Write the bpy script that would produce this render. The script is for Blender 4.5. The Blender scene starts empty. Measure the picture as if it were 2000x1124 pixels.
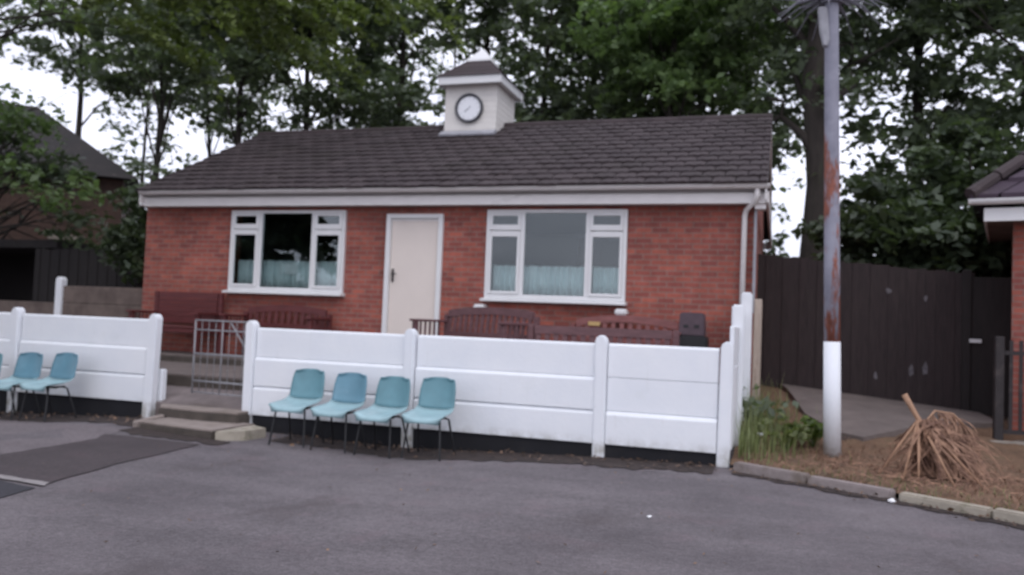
import bpy, bmesh, math, random
import numpy as np
from mathutils import Vector, Matrix
R = math.radians
random.seed(7)
rng = np.random.default_rng(7)
S = bpy.context.scene
C = S.collection

# ------------------------------------------------------------------ camera
cam_d = bpy.data.cameras.new("camera")
cam = bpy.data.objects.new("camera", cam_d)
C.objects.link(cam)
YAW, PIT, ROL = R(17.726), R(2.504), R(2.332)
d = Vector((-math.sin(YAW)*math.cos(PIT), math.cos(YAW)*math.cos(PIT), math.sin(PIT)))
r0 = Vector((math.cos(YAW), math.sin(YAW), 0)); u0 = r0.cross(d)
r_ = r0*math.cos(ROL) + u0*math.sin(ROL); u_ = -r0*math.sin(ROL) + u0*math.cos(ROL)
M = Matrix((r_, u_, -d)).transposed().to_4x4(); M.translation = Vector((0, 0, 1.33))
cam.matrix_world = M
cam_d.sensor_width = 36; cam_d.lens = 1632.1/2000*36
cam_d.clip_start = .05; cam_d.clip_end = 2000
cam_d.dof.use_dof = True
cam_d.dof.focus_distance = 2.2          # the phone missed its focus: everything beyond is soft
cam_d.dof.aperture_fstop = 3.1
S.camera = cam

# ------------------------------------------------------------------ light
SUN_EL, SUN_AZ = R(52), R(150)           # high, from behind the camera on the right, behind cloud
w = bpy.data.worlds.new("World"); S.world = w; w.use_nodes = True
nt = w.node_tree; nt.nodes.clear()
def WN(t, **k):
    n = nt.nodes.new(t)
    for a, b in k.items(): setattr(n, a, b)
    return n
sky = WN('ShaderNodeTexSky', sky_type='NISHITA', sun_disc=False)
sky.sun_elevation = SUN_EL; sky.sun_rotation = SUN_AZ
tc = WN('ShaderNodeTexCoord'); mp = WN('ShaderNodeMapping'); mp.inputs['Scale'].default_value = (1.2, 1.2, 3.5)
nz = WN('ShaderNodeTexNoise'); nz.inputs['Scale'].default_value = 2.2; nz.inputs['Detail'].default_value = 5; nz.inputs['Roughness'].default_value = .55
cr = WN('ShaderNodeValToRGB')
cr.color_ramp.elements[0].position = .3; cr.color_ramp.elements[0].color = (7.6, 7.8, 9.4, 1)
cr.color_ramp.elements[1].position = .72; cr.color_ramp.elements[1].color = (14.2, 14.4, 16.4, 1)
mx = WN('ShaderNodeMix', data_type='RGBA'); mx.inputs[0].default_value = .9
bg = WN('ShaderNodeBackground'); bg.inputs['Strength'].default_value = .15
out = WN('ShaderNodeOutputWorld')
L = nt.links.new
L(tc.outputs['Generated'], mp.inputs['Vector']); L(mp.outputs['Vector'], nz.inputs['Vector'])
L(nz.outputs['Fac'], cr.inputs['Fac']); L(sky.outputs['Color'], mx.inputs[6]); L(cr.outputs['Color'], mx.inputs[7])
L(mx.outputs[2], bg.inputs['Color']); L(bg.outputs['Background'], out.inputs['Surface'])
sl = bpy.data.lights.new("sun", 'SUN'); sl.energy = .8; sl.angle = R(25); sl.color = (1, .96, .9)
sun = bpy.data.objects.new("sun", sl); C.objects.link(sun)
sd = Vector((math.sin(SUN_AZ)*math.cos(SUN_EL), math.cos(SUN_AZ)*math.cos(SUN_EL), math.sin(SUN_EL)))
sun.rotation_euler = sd.to_track_quat('Z', 'Y').to_euler(); sun.location = (0, 0, 30)
S.view_settings.view_transform = 'Standard'; S.view_settings.look = 'None'
S.view_settings.exposure = -0.32; S.view_settings.gamma = 1
S.render.engine = 'CYCLES'
S.cycles.max_bounces = 8; S.cycles.transparent_max_bounces = 12
S.cycles.use_denoising = True
S.cycles.sample_clamp_indirect = 6

# ------------------------------------------------------------------ materials
class NT:
    def __init__(s, name):
        s.m = bpy.data.materials.new(name); s.m.use_nodes = True
        s.t = s.m.node_tree; s.n = s.t.nodes; s.b = s.n['Principled BSDF']; s.out = s.n['Material Output']
        s.geo = s.n.new('ShaderNodeNewGeometry'); s.tc = s.n.new('ShaderNodeTexCoord')
    def new(s, t, ins=None, **k):
        n = s.n.new(t)
        for a, b in k.items(): setattr(n, a, b)
        for a, b in (ins or {}).items(): s.set(n.inputs[a], b)
        return n
    def set(s, sock, v):
        if hasattr(v, 'is_output'): s.t.links.new(v, sock)
        else: sock.default_value = v
    def noise(s, scale, detail=4, rough=.55, vec=None, stretch=None):
        v = vec or s.geo.outputs['Position']
        if stretch:
            mpn = s.new('ShaderNodeMapping', {'Vector': v, 'Scale': stretch}); v = mpn.outputs['Vector']
        return s.new('ShaderNodeTexNoise', {'Vector': v, 'Scale': scale, 'Detail': detail, 'Roughness': rough}).outputs['Fac']
    def ramp(s, fac, stops):
        n = s.new('ShaderNodeValToRGB', {'Fac': fac}); e = n.color_ramp.elements
        while len(e) < len(stops): e.new(.5)
        for k, (p, c) in enumerate(stops):
            e[k].position = p; e[k].color = (c[0], c[1], c[2], 1) if hasattr(c, '__len__') else (c, c, c, 1)
        return n.outputs['Color']
    def mix(s, fac, a, b, mode='MIX'):
        n = s.new('ShaderNodeMix', data_type='RGBA', blend_type=mode)
        for k, v in ((0, fac), (6, a), (7, b)):
            if hasattr(v, '__len__') and not hasattr(v, 'is_output') and len(v) == 3: v = (*v, 1)
            s.set(n.inputs[k], v)
        return n.outputs[2]
    def math(s, op, a, b=0.0):
        n = s.new('ShaderNodeMath', operation=op); s.set(n.inputs[0], a); s.set(n.inputs[1], b); return n.outputs[0]
    def col(s, c): s.set(s.b.inputs['Base Color'], (*c, 1) if isinstance(c, tuple) else c)
    def rough(s, v): s.set(s.b.inputs['Roughness'], v)
    def bump(s, h, strength=.3, dist=.01):
        n = s.new('ShaderNodeBump', {'Height': h, 'Strength': strength, 'Distance': dist}); s.t.links.new(n.outputs['Normal'], s.b.inputs['Normal'])
    def island(s): return s.geo.outputs['Random Per Island']

def weathered(name, c, var=.15, scale=6, rough=.6, bump=.15, dirt=None, dirt_pos=(.55, .75), metal=0, stretch=None):
    m = NT(name)
    a = tuple(x*(1-var) for x in c); b = tuple(min(1, x*(1+var)) for x in c)
    base = m.ramp(m.noise(scale, 5, .6, stretch=stretch), [(.3, a), (.7, b)])
    if dirt:
        f = m.ramp(m.noise(scale*.45, 6, .65, stretch=stretch), [(dirt_pos[0], 0), (dirt_pos[1], 1)])
        base = m.mix(f, base, dirt)
    m.col(base); m.rough(rough); m.b.inputs['Metallic'].default_value = metal
    if bump: m.bump(m.noise(scale*8, 4), bump, .004)
    return m.m

def brick_mat(name, c1, c2, mortar, var):
    m = NT(name)
    sx = m.new('ShaderNodeSeparateXYZ', {'Vector': m.tc.outputs['Object']})
    h = m.math('ADD', sx.outputs['X'], sx.outputs['Y'])
    v = m.new('ShaderNodeCombineXYZ', {'X': h, 'Y': sx.outputs['Z']}).outputs['Vector']
    bt = m.new('ShaderNodeTexBrick', {'Vector': v, 'Scale': 1.0, 'Color1': (*c1, 1), 'Color2': (*c2, 1), 'Mortar': (*mortar, 1),
               'Mortar Size': .008, 'Mortar Smooth': .2, 'Bias': 0.0, 'Brick Width': .225, 'Row Height': .075})
    big = m.ramp(m.noise(1.1, 5, .6), [(.3, 1-var), (.7, 1+var)])
    c = m.mix(1.0, bt.outputs['Color'], big, 'MULTIPLY')
    fine = m.ramp(m.noise(9, 4, .6), [(.3, .82), (.7, 1.15)])
    m.col(m.mix(1.0, c, fine, 'MULTIPLY')); m.rough(.85)
    m.bump(m.math('SUBTRACT', 1.0, bt.outputs['Fac']), .6, .006)
    return m.m

MT = {}
MT['brick'] = brick_mat('red_brick', (.38, .105, .072), (.235, .066, .054), (.25, .155, .13), .2)
MT['brick_old'] = brick_mat('shaded_brown_brick', (.085, .045, .033), (.065, .036, .028), (.08, .055, .045), .2)  # brick colour lowered to paint in the deep shade on this house
def white_mat():
    m = NT('white_wall_paint')
    sx = m.new('ShaderNodeSeparateXYZ', {'Vector': m.geo.outputs['Position']})
    c = m.ramp(m.noise(2.2, 5, .6), [(.3, (.78, .805, .845)), (.7, (.84, .855, .88))])
    drip = m.ramp(m.noise(4, 6, .7, stretch=(5, 5, .45)), [(.60, 0), (.80, .35)])
    c = m.mix(drip, c, (.55, .55, .53))
    low = m.math('MULTIPLY', m.ramp(sx.outputs['Z'], [(.0, 1), (.12, .6), (.22, .06), (.3, 0)]), m.ramp(m.noise(7, 6, .7), [(.38, 0), (.62, .9)]))
    c = m.mix(low, c, (.30, .28, .23))
    chip = m.ramp(m.noise(11, 5, .75), [(.70, 0), (.73, .75)])
    c = m.mix(chip, c, (.42, .40, .38))
    alg = m.ramp(m.noise(1.7, 6, .7), [(.62, 0), (.8, .15)])
    c = m.mix(alg, c, (.48, .52, .44))
    m.col(c); m.rough(.7); m.bump(m.noise(26, 6, .7), .55, .006)
    return m.m
MT['white_paint'] = white_mat()
MT['black_paint'] = weathered('black_wall_paint', (.007, .007, .010), .3, 5, .85, .4, dirt=(.022, .02, .02), dirt_pos=(.6, .8))
MT['upvc'] = weathered('white_window_plastic', (.74, .74, .74), .03, 5, .35, 0)
MT['gutter'] = weathered('off_white_gutter', (.80, .77, .75), .06, 4, .45, 0, dirt=(.5, .47, .44), dirt_pos=(.6, .85), stretch=(1, 1, 4))
MT['cream'] = weathered('cream_door_paint', (.74, .66, .60), .03, 3, .5, .05)
MT['cladding'] = weathered('cream_cladding', (.70, .67, .63), .05, 5, .55, .05, dirt=(.5, .48, .45), dirt_pos=(.6, .85))
MT['flash'] = weathered('lead_flashing', (.33, .33, .36), .15, 8, .55, .1)
MT['concrete'] = weathered('plain_concrete', (.27, .235, .20), .2, 5, .9, .5, dirt=(.11, .095, .08), dirt_pos=(.5, .75))
MT['paving'] = weathered('terrace_paving', (.145, .118, .108), .2, 4, .9, .4, dirt=(.12, .10, .09), dirt_pos=(.5, .75))
MT['step_light'] = weathered('pale_step_top', (.27, .225, .20), .18, 6, .9, .4, dirt=(.2, .16, .13), dirt_pos=(.5, .8))
MT['landing_grey'] = weathered('landing_concrete', (.17, .14, .135), .2, 5, .9, .4, dirt=(.10, .08, .07), dirt_pos=(.5, .75))
MT['riser'] = weathered('dark_riser', (.075, .062, .052), .3, 6, .9, .4)  # riser faces coloured darker than the treads
MT['kerb'] = weathered('kerb_concrete', (.36, .32, .26), .18, 7, .9, .5, dirt=(.12, .12, .06), dirt_pos=(.52, .7))
MT['kerb_grey'] = weathered('kerb_concrete_grey', (.26, .22, .21), .18, 7, .9, .5, dirt=(.14, .11, .08), dirt_pos=(.5, .7))
MT['oldpanel'] = weathered('unpainted_concrete_panel', (.15, .115, .10), .25, 3, .9, .5, dirt=(.07, .05, .045), dirt_pos=(.5, .75))
MT['dark_timber'] = weathered('dark_stained_timber', (.027, .0175, .018), .35, 4, .85, .4, dirt=(.036, .026, .025), dirt_pos=(.5, .8), stretch=(8, 8, 1))
MT['black_timber'] = weathered('black_timber', (.016, .012, .012), .3, 4, .8, .3, stretch=(8, 8, 1))
MT['bench_red'] = weathered('maroon_bench_stain', (.105, .022, .022), .25, 6, .55, .3, stretch=(1, 1, 4))
MT['bench_purple'] = weathered('faded_plum_bench_stain', (.125, .058, .062), .25, 6, .6, .3, stretch=(1, 1, 4))
MT['bench_pink'] = weathered('faded_red_bench_stain', (.21, .075, .07), .25, 6, .6, .3, stretch=(1, 1, 4))
MT['brass'] = weathered('brass_plaque', (.55, .38, .16), .1, 10, .4, 0, metal=.3)
MT['bin'] = weathered('plum_brown_bin', (.085, .055, .068), .2, 6, .6, .1)
MT['bin_black'] = weathered('black_plastic', (.012, .012, .014), .2, 6, .5, .1)
MT['black_steel'] = weathered('black_steel', (.008, .008, .010), .2, 12, .6, 0)
MT['grey_steel'] = weathered('galvanised_gate_steel', (.27, .27, .285), .15, 12, .5, .1, dirt=(.22, .2, .2))
MT['spike_steel'] = weathered('dull_spike_steel', (.15, .15, .18), .2, 12, .7, .1)
MT['iron'] = weathered('black_iron', (.02, .015, .016), .3, 12, .6, .1, dirt=(.09, .07, .065), dirt_pos=(.55, .8))
MT['bark'] = weathered('dark_bark', (.035, .028, .024), .3, 5, .95, .8, dirt=(.05, .055, .03), dirt_pos=(.55, .8), stretch=(3, 3, .6))
MT['straw'] = weathered('dry_frond', (.30, .175, .115), .4, 14, .85, .2, dirt=(.10, .048, .034), dirt_pos=(.45, .65))
MT['stalk'] = weathered('dry_frond_stalk', (.36, .21, .13), .2, 14, .7, .2)
MT['paper'] = weathered('white_paper', (.8, .8, .8), .03, 8, .7, 0)
MT['clock_white'] = weathered('white_enamel', (.82, .83, .86), .02, 8, .3, 0)
MT['clock_rim'] = weathered('dark_grey_rim', (.075, .075, .085), .15, 8, .4, 0)
MT['clock_hand'] = weathered('grey_clock_hand', (.30, .31, .34), .1, 8, .4, 0)
MT['handle'] = weathered('dark_handle', (.05, .045, .045), .1, 8, .35, 0, metal=.8)
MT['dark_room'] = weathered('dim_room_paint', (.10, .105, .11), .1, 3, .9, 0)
MT['paint_flake'] = weathered('flaked_paint', (.12, .11, .12), .4, 30, .9, .2)
MT['latch'] = weathered('white_latch', (.65, .65, .66), .1, 8, .5, 0)

def chair_mat(name, c):
    m = NT(name)
    base = m.ramp(m.noise(5, 4, .6), [(.3, tuple(x*.88 for x in c)), (.7, tuple(min(1, x*1.1) for x in c))])
    ch = m.ramp(m.noise(2.3, 6, .7), [(.56, 0), (.75, .45)])
    m.col(m.mix(ch, base, (c[0]*1.5+.05, c[1]*1.25+.03, c[2]*1.2+.03))); m.rough(.42); m.bump(m.noise(150, 2), .08, .001)
    return m.m
MT['chair'] = chair_mat('sea_green_plastic', (.112, .245, .285))
MT['chair_seat'] = chair_mat('pale_seat_plastic', (.30, .45, .48))  # seat plastic coloured paler than the backrest
MT['chair_b'] = chair_mat('faded_blue_plastic', (.118, .25, .32))

def rusty_mat():
    m = NT('rusty_painted_steel')
    sx = m.new('ShaderNodeSeparateXYZ', {'Vector': m.geo.outputs['Position']})
    grey = m.ramp(m.noise(5, 5, .6), [(.3, (.20, .20, .25)), (.7, (.30, .30, .36))])
    rust = m.ramp(m.noise(14, 5, .6), [(.3, (.15, .055, .04)), (.7, (.32, .10, .06))])
    n1 = m.noise(1.6, 6, .62, stretch=(3.0, 3.0, .8))
    zr = m.ramp(m.math('MULTIPLY', sx.outputs['Z'], .1), [(.10, .60), (.19, .50), (.26, .46), (.33, .52), (.38, .36), (.5, .30)])
    f = m.math('ADD', n1, zr)
    f = m.ramp(f, [(1.0, 0), (1.0, 1)])
    n2 = m.new('ShaderNodeValToRGB', {'Fac': m.math('SUBTRACT', m.math('ADD', n1, zr), .5)})
    n2.color_ramp.elements[0].position = .47; n2.color_ramp.elements[1].position = .53
    m.col(m.mix(n2.outputs['Color'], grey, rust)); m.rough(.65); m.bump(m.noise(30, 4), .3, .003)
    return m.m
MT['rusty'] = rusty_mat()

def roof_mat(name, a, b):
    m = NT(name)
    c = m.ramp(m.island(), [(0, a), (.55, tuple((x+y)/2 for x, y in zip(a, b))), (1, b)])
    moss = m.ramp(m.noise(1.1, 6, .65), [(.5, 0), (.7, .7)])
    c = m.mix(moss, c, (.035, .026, .024))
    lich = m.ramp(m.noise(7, 5, .6), [(.62, 0), (.72, .55)])
    c = m.mix(lich, c, (.12, .095, .09))
    m.col(c); m.rough(.85); m.bump(m.noise(40, 4), .3, .004)
    return m.m
MT['tile'] = roof_mat('brown_concrete_tile', (.036, .025, .027), (.055, .040, .042))
MT['tile_plum'] = roof_mat('plum_roof_tile', (.034, .02, .032), (.07, .048, .068))
MT['tile_dark'] = roof_mat('dark_roof_tile', (.014, .012, .012), (.024, .02, .02))

def asphalt_mat(name, a, b, stain):
    m = NT(name)
    base = m.ramp(m.noise(.42, 7, .66), [(.36, a), (.64, b)])
    streak = m.ramp(m.noise(1.3, 5, .6, stretch=(.55, 1.5, 1)), [(.3, .84), (.7, 1.14)])
    base = m.mix(1.0, base, streak, 'MULTIPLY')
    mid = m.ramp(m.noise(22, 6, .8), [(.30, .66), (.70, 1.32)])
    base = m.mix(1.0, base, mid, 'MULTIPLY')
    grit = m.ramp(m.noise(70, 4, .8), [(.3, .58), (.7, 1.42)])
    base = m.mix(1.0, base, grit, 'MULTIPLY')
    st = m.ramp(m.noise(.9, 6, .70, stretch=(1.5, .7, 1)), [(.54, 0), (.68, .6)])
    base = m.mix(st, base, stain)
    pk = m.ramp(m.noise(2.2, 5, .65), [(.55, 0), (.75, .5)])
    base = m.mix(pk, base, (b[0]*1.12, b[1]*.94, b[2]*.98))
    wv = m.new('ShaderNodeVectorMath', operation='ADD'); m.set(wv.inputs[0], m.geo.outputs['Position'])
    nn = m.new('ShaderNodeTexNoise', {'Vector': m.geo.outputs['Position'], 'Scale': 1.6, 'Detail': 5.0}); m.set(wv.inputs[1], nn.outputs['Color'])
    vo = m.new('ShaderNodeTexVoronoi', {'Vector': wv.outputs[0], 'Scale': .33}, feature='DISTANCE_TO_EDGE')
    ck_ = m.math('MULTIPLY', m.ramp(vo.outputs['Distance'], [(.0, .8), (.006, 0)]), m.ramp(m.noise(.7, 4), [(.56, 0), (.68, .8)]))
    base = m.mix(ck_, base, (.03, .026, .028))
    m.col(base); m.rough(.9); m.bump(m.noise(120, 3), .5, .004)
    return m.m
MT['asphalt'] = asphalt_mat('worn_asphalt', (.094, .081, .087), (.155, .136, .142), (.066, .052, .053))
MT['asphalt_dark'] = asphalt_mat('brown_asphalt_patch', (.050, .038, .040), (.064, .049, .052), (.04, .03, .032))
MT['asphalt_black'] = asphalt_mat('black_asphalt_patch', (.028, .027, .034), (.04, .038, .046), (.025, .024, .028))
MT['asphalt_grey'] = asphalt_mat('grey_path', (.13, .11, .115), (.165, .14, .145), (.09, .075, .075))
MT['line'] = weathered('worn_white_line', (.30, .275, .27), .2, 12, .8, .2, dirt=(.17, .15, .15), dirt_pos=(.45, .7))

def soil_mat():
    m = NT('dry_brown_soil')
    a = m.ramp(m.noise(3, 6, .65), [(.3, (.10, .066, .04)), (.55, (.19, .11, .065)), (.75, (.15, .11, .06))])
    gr = m.ramp(m.noise(1.3, 5, .6), [(.58, 0), (.74, .55)])
    a = m.mix(gr, a, (.075, .08, .03))
    f = m.ramp(m.noise(45, 4, .7), [(.3, .55), (.7, 1.35)])
    m.col(m.mix(1.0, a, f, 'MULTIPLY')); m.rough(.95); m.bump(m.noise(30, 5, .7), .8, .03)
    return m.m
MT['soil'] = soil_mat()
def shaded_dirt_mat():
    m = NT('shaded_leaf_dirt')
    a = m.ramp(m.noise(10, 6, .7), [(.3, (.022, .016, .015)), (.6, (.05, .034, .029)), (.8, (.09, .058, .044))])  # real dirt, tone darkened to paint in the shade by the wall
    m.col(a); m.rough(.95); m.bump(m.noise(40, 5, .7), .8, .02)
    return m.m
MT['dirt'] = shaded_dirt_mat()

def leaf_mat(name, dark, light, trans=.35):
    m = NT(name)
    isl = m.island()
    c = m.ramp(isl, [(0, dark), (.6, tuple((x+y)/2 for x, y in zip(dark, light))), (1, light)])
    clump = m.ramp(m.noise(.55, 3, .5), [(.35, .72), (.68, 1.4)])
    c = m.mix(1.0, c, clump, 'MULTIPLY')
    m.col(c); m.rough(.48); m.b.inputs['Specular IOR Level'].default_value = .45
    tr = m.new('ShaderNodeBsdfTranslucent'); m.t.links.new(m.mix(1.0, c, (1.3, 1.5, .7), 'MULTIPLY'), tr.inputs['Color'])
    ms = m.new('ShaderNodeMixShader'); ms.inputs[0].default_value = trans
    m.t.links.new(m.b.outputs[0], ms.inputs[1]); m.t.links.new(tr.outputs[0], ms.inputs[2]); m.t.links.new(ms.outputs[0], m.out.inputs['Surface'])
    return m.m
MT['leaf'] = leaf_mat('deciduous_leaf', (.082, .104, .075), (.138, .172, .110))
MT['leaf_bright'] = leaf_mat('bright_leaf', (.095, .142, .066), (.15, .21, .09))
MT['leaf_olive'] = leaf_mat('feathery_olive_leaf', (.105, .135, .048), (.175, .215, .072))
MT['leaf_dark'] = leaf_mat('dark_leaf', (.048, .066, .042), (.085, .112, .062), .3)
MT['litter'] = leaf_mat('dead_leaf', (.05, .032, .024), (.22, .13, .08), .1)
MT['grass'] = leaf_mat('rank_grass', (.11, .13, .055), (.25, .28, .14), .4)
MT['weed'] = leaf_mat('weed_leaf', (.075, .11, .03), (.14, .2, .04), .4)

def glass_mat():
    m = NT('window_glass')
    tr = m.new('ShaderNodeBsdfTransparent', {'Color': (.90, .96, .95, 1)})
    gl = m.new('ShaderNodeBsdfGlossy', {'Color': (.95, .97, 1, 1), 'Roughness': .01})
    fr = m.new('ShaderNodeFresnel', {'IOR': 1.62})
    ms = m.new('ShaderNodeMixShader'); L2 = m.t.links.new
    L2(fr.outputs[0], ms.inputs[0]); L2(tr.outputs[0], ms.inputs[1]); L2(gl.outputs[0], ms.inputs[2]); L2(ms.outputs[0], m.out.inputs['Surface'])
    return m.m
MT['glass'] = glass_mat()
def curtain_mat():
    m = NT('net_curtain')
    sx = m.new('ShaderNodeSeparateXYZ', {'Vector': m.geo.outputs['Position']})
    c = m.ramp(m.noise(4, 4, .6, stretch=(6, 1, .3)), [(.3, (.74, .82, .83)), (.7, (.9, .93, .93))])
    m.col(c); m.rough(.9)
    return m.m
MT['curtain'] = curtain_mat()

# ------------------------------------------------------------------ mesh helpers
class MB:
    def __init__(s): s.v = []; s.f = []
    def add(s, vs, fs):
        o = len(s.v); s.v += [tuple(p) for p in vs]; s.f += [tuple(i+o for i in f) for f in fs]
    def box(s, x0, x1, y0, y1, z0, z1, rot=0, piv=None):
        vs = [(x0,y0,z0),(x1,y0,z0),(x1,y1,z0),(x0,y1,z0),(x0,y0,z1),(x1,y0,z1),(x1,y1,z1),(x0,y1,z1)]
        if rot:
            px, py = piv or ((x0+x1)/2, (y0+y1)/2); c, sn = math.cos(rot), math.sin(rot)
            vs = [(px+(x-px)*c-(y-py)*sn, py+(x-px)*sn+(y-py)*c, z) for x, y, z in vs]
        s.add(vs, [(0,3,2,1),(4,5,6,7),(0,1,5,4),(1,2,6,5),(2,3,7,6),(3,0,4,7)]); return s
    def bar(s, a, b, w, h, up=(0,0,1)):
        a, b = Vector(a), Vector(b); t = (b-a).normalized(); up = Vector(up)
        if abs(t.dot(up)) > .98: up = Vector((0,1,0))
        x = t.cross(up).normalized(); y = x.cross(t).normalized()
        vs = []
        for p in (a, b):
            for i, j in ((-1,-1),(1,-1),(1,1),(-1,1)): vs.append(p + x*i*w/2 + y*j*h/2)
        s.add(vs, [(0,1,2,3),(7,6,5,4),(0,4,5,1),(1,5,6,2),(2,6,7,3),(3,7,4,0)]); return s
    def tube(s, pts, rad, n=8, caps=True):
        pts = [Vector(p) for p in pts]
        rads = rad if hasattr(rad, '__len__') else [rad]*len(pts)
        rings = []; prev = None
        for i, p in enumerate(pts):
            t = (pts[min(i+1, len(pts)-1)] - pts[max(i-1, 0)]).normalized()
            if prev is None:
                x = t.orthogonal().normalized()
            else:
                x = (prev - t*prev.dot(t)); x = x.normalized() if x.length > 1e-6 else t.orthogonal().normalized()
            prev = x; y = t.cross(x)
            rings.append([p + (x*math.cos(2*math.pi*k/n) + y*math.sin(2*math.pi*k/n))*rads[i] for k in range(n)])
        o = len(s.v); s.v += [tuple(q) for rg in rings for q in rg]
        for i in range(len(pts)-1):
            for k in range(n):
                s.f.append((o+i*n+k, o+i*n+(k+1)%n, o+(i+1)*n+(k+1)%n, o+(i+1)*n+k))
        if caps:
            s.f.append(tuple(o+k for k in reversed(range(n)))); s.f.append(tuple(o+(len(pts)-1)*n+k for k in range(n)))
        return s
    def prism(s, poly, y0, y1, axis='y'):
        # poly in (a,b); extruded along axis
        n = len(poly)
        def P(a, b, t): return (a, t, b) if axis == 'y' else ((t, a, b) if axis == 'x' else (a, b, t))
        vs = [P(a, b, y0) for a, b in poly] + [P(a, b, y1) for a, b in poly]
        fs = [tuple(range(n)), tuple(reversed(range(n, 2*n)))] + [((i+1)%n, i, n+i, n+(i+1)%n) for i in range(n)]
        s.add(vs, fs); return s
    def build(s, name, mat, parent=None, bevel=0, smooth=False, world=True, seg=1):
        me = bpy.data.meshes.new(name)
        off = Vector((0,0,0))
        if parent is not None and world:
            p = parent
            while p is not None: off += p.location; p = p.parent
        me.from_pydata([(x-off.x, y-off.y, z-off.z) for x, y, z in s.v], [], s.f)
        bm = bmesh.new(); bm.from_mesh(me)
        bmesh.ops.recalc_face_normals(bm, faces=bm.faces)
        if bevel:
            es = [e for e in bm.edges if len(e.link_faces) == 2 and e.calc_face_angle(0) > R(30)]
            bmesh.ops.bevel(bm, geom=es, offset=bevel, segments=seg, affect='EDGES', clamp_overlap=True)
        bm.to_mesh(me); bm.free()
        if smooth:
            for p in me.polygons: p.use_smooth = True
        me.materials.append(MT[mat] if isinstance(mat, str) else mat)
        o = bpy.data.objects.new(name, me); C.objects.link(o)
        if parent is not None: o.parent = parent
        return o

def tag(o, label=None, cat=None, group=None, kind=None):
    if label: o['label'] = label
    if cat: o['category'] = cat
    if group: o['group'] = group
    if kind: o['kind'] = kind
    return o
def thing(name, loc, label, cat, group=None, rz=0):
    o = bpy.data.objects.new(name, None); C.objects.link(o); o.empty_display_size = .2
    o.location = loc; o.rotation_euler = (0, 0, rz)
    return tag(o, label, cat, group)
def copy_tree(o, parent=None):
    c = o.copy(); C.objects.link(c); c.parent = parent
    for ch in list(o.children): copy_tree(ch, c)
    return c
def np_mesh(name, verts, quads, mat, parent=None, tri=False):
    k = 3 if tri else 4
    me = bpy.data.meshes.new(name)
    me.vertices.add(len(verts)); me.vertices.foreach_set('co', np.asarray(verts, np.float32).ravel())
    n = len(quads); me.loops.add(n*k); me.loops.foreach_set('vertex_index', np.asarray(quads, np.int32).ravel())
    me.polygons.add(n); me.polygons.foreach_set('loop_start', np.arange(0, n*k, k, dtype=np.int32))
    me.polygons.foreach_set('loop_total', np.full(n, k, np.int32))
    me.update(calc_edges=True); me.validate()
    me.materials.append(MT[mat] if isinstance(mat, str) else mat)
    o = bpy.data.objects.new(name, me); C.objects.link(o)
    if parent is not None: o.parent = parent
    return o

# ------------------------------------------------------------------ terrain
def ss(a, b, x):
    t = min(1, max(0, (x-a)/(b-a))); return t*t*(3-2*t)
def g(x, y):
    return float(np.interp(x, [-14,-9.6,-7.5,-6,-4,-1.8,-.5,.5], [-.14,-.12,-.03,-.06,-.11,-.02,0,0]))*ss(3.5, 8, y)
KX = [-.42, -.34, .95, 1.77, 3.2, 6.0]; KY = [8.45, 8.40, 7.68, 7.14, 6.2, 4.2]
def kerb_y(x): return float(np.interp(x, KX, KY))
def bz(x, y):
    hf = float(np.interp(x, [-.3, 3], [.55, .25])); return .05+(hf-.05)*ss(9.8, 13.3, y)

def sheet(name, xs, ys, zf, mat, kind='structure', mask=None):
    vs = []; fs = []; nx = len(xs)
    for y in ys:
        for x in xs: vs.append((x, y, zf(x, y)))
    for j in range(len(ys)-1):
        for i in range(nx-1):
            fs.append((j*nx+i, j*nx+i+1, (j+1)*nx+i+1, (j+1)*nx+i))
    b = MB(); b.add(vs, fs); o = b.build(name, mat, smooth=True); o['kind'] = kind
    return o
xs = [-600, -200, -60, -25] + list(np.arange(-16, 8.1, .5)) + [15, 40, 200, 600]
ys = [-600, -200, -60, -20, -8, 0] + list(np.arange(2, 20.1, .5)) + [30, 60, 200, 600]
sheet('asphalt_ground', xs, ys, lambda x, y: g(x, y), 'asphalt')

def patch(name, poly, mat, lift, kind='structure', jit=.012):
    # flat polygon following the ground, slightly ragged outline
    pts = []
    for i, (a, b) in enumerate(poly):
        c, e = poly[(i+1) % len(poly)]
        n = max(2, int(math.hypot(c-a, e-b)/.12))
        for k in range(n):
            t = k/n; q = jit if k else 0
            pts.append((a+(c-a)*t+random.uniform(-q, q), b+(e-b)*t+random.uniform(-q, q)))
    bm = bmesh.new(); vs = [bm.verts.new((x, y, g(x, y)+lift)) for x, y in pts]
    f = bm.faces.new(vs); bmesh.ops.triangulate(bm, faces=[f])
    bmesh.ops.recalc_face_normals(bm, faces=bm.faces)
    if sum(fc.normal.z for fc in bm.faces) < 0: bmesh.ops.reverse_faces(bm, faces=bm.faces)
    me = bpy.data.meshes.new(name); bm.to_mesh(me); bm.free(); me.materials.append(MT[mat])
    o = bpy.data.objects.new(name, me); C.objects.link(o); o['kind'] = kind; return o
patch('grey_path', [(-6.74, 7.05), (-6.95, 7.75), (-9.0, 7.9), (-12, 7.9), (-12, 7.2), (-8.6, 6.35), (-6.55, 5.85)], 'asphalt_grey', .004)
patch('asphalt_patch', [(-6.58, 5.79), (-6.72, 7.05), (-6.9, 7.35), (-5.72, 7.42), (-5.5, 6.0), (-5.23, 5.06), (-5.77, 5.10), (-8.0, 5.3), (-9.2, 5.6), (-8.6, 6.3)], 'asphalt_dark', .008)
patch('painted_line', [(-5.23, 5.05), (-5.15, 4.93), (-5.6, 4.97), (-9, 5.2), (-9, 5.36), (-5.77, 5.09)], 'line', .012)
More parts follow.
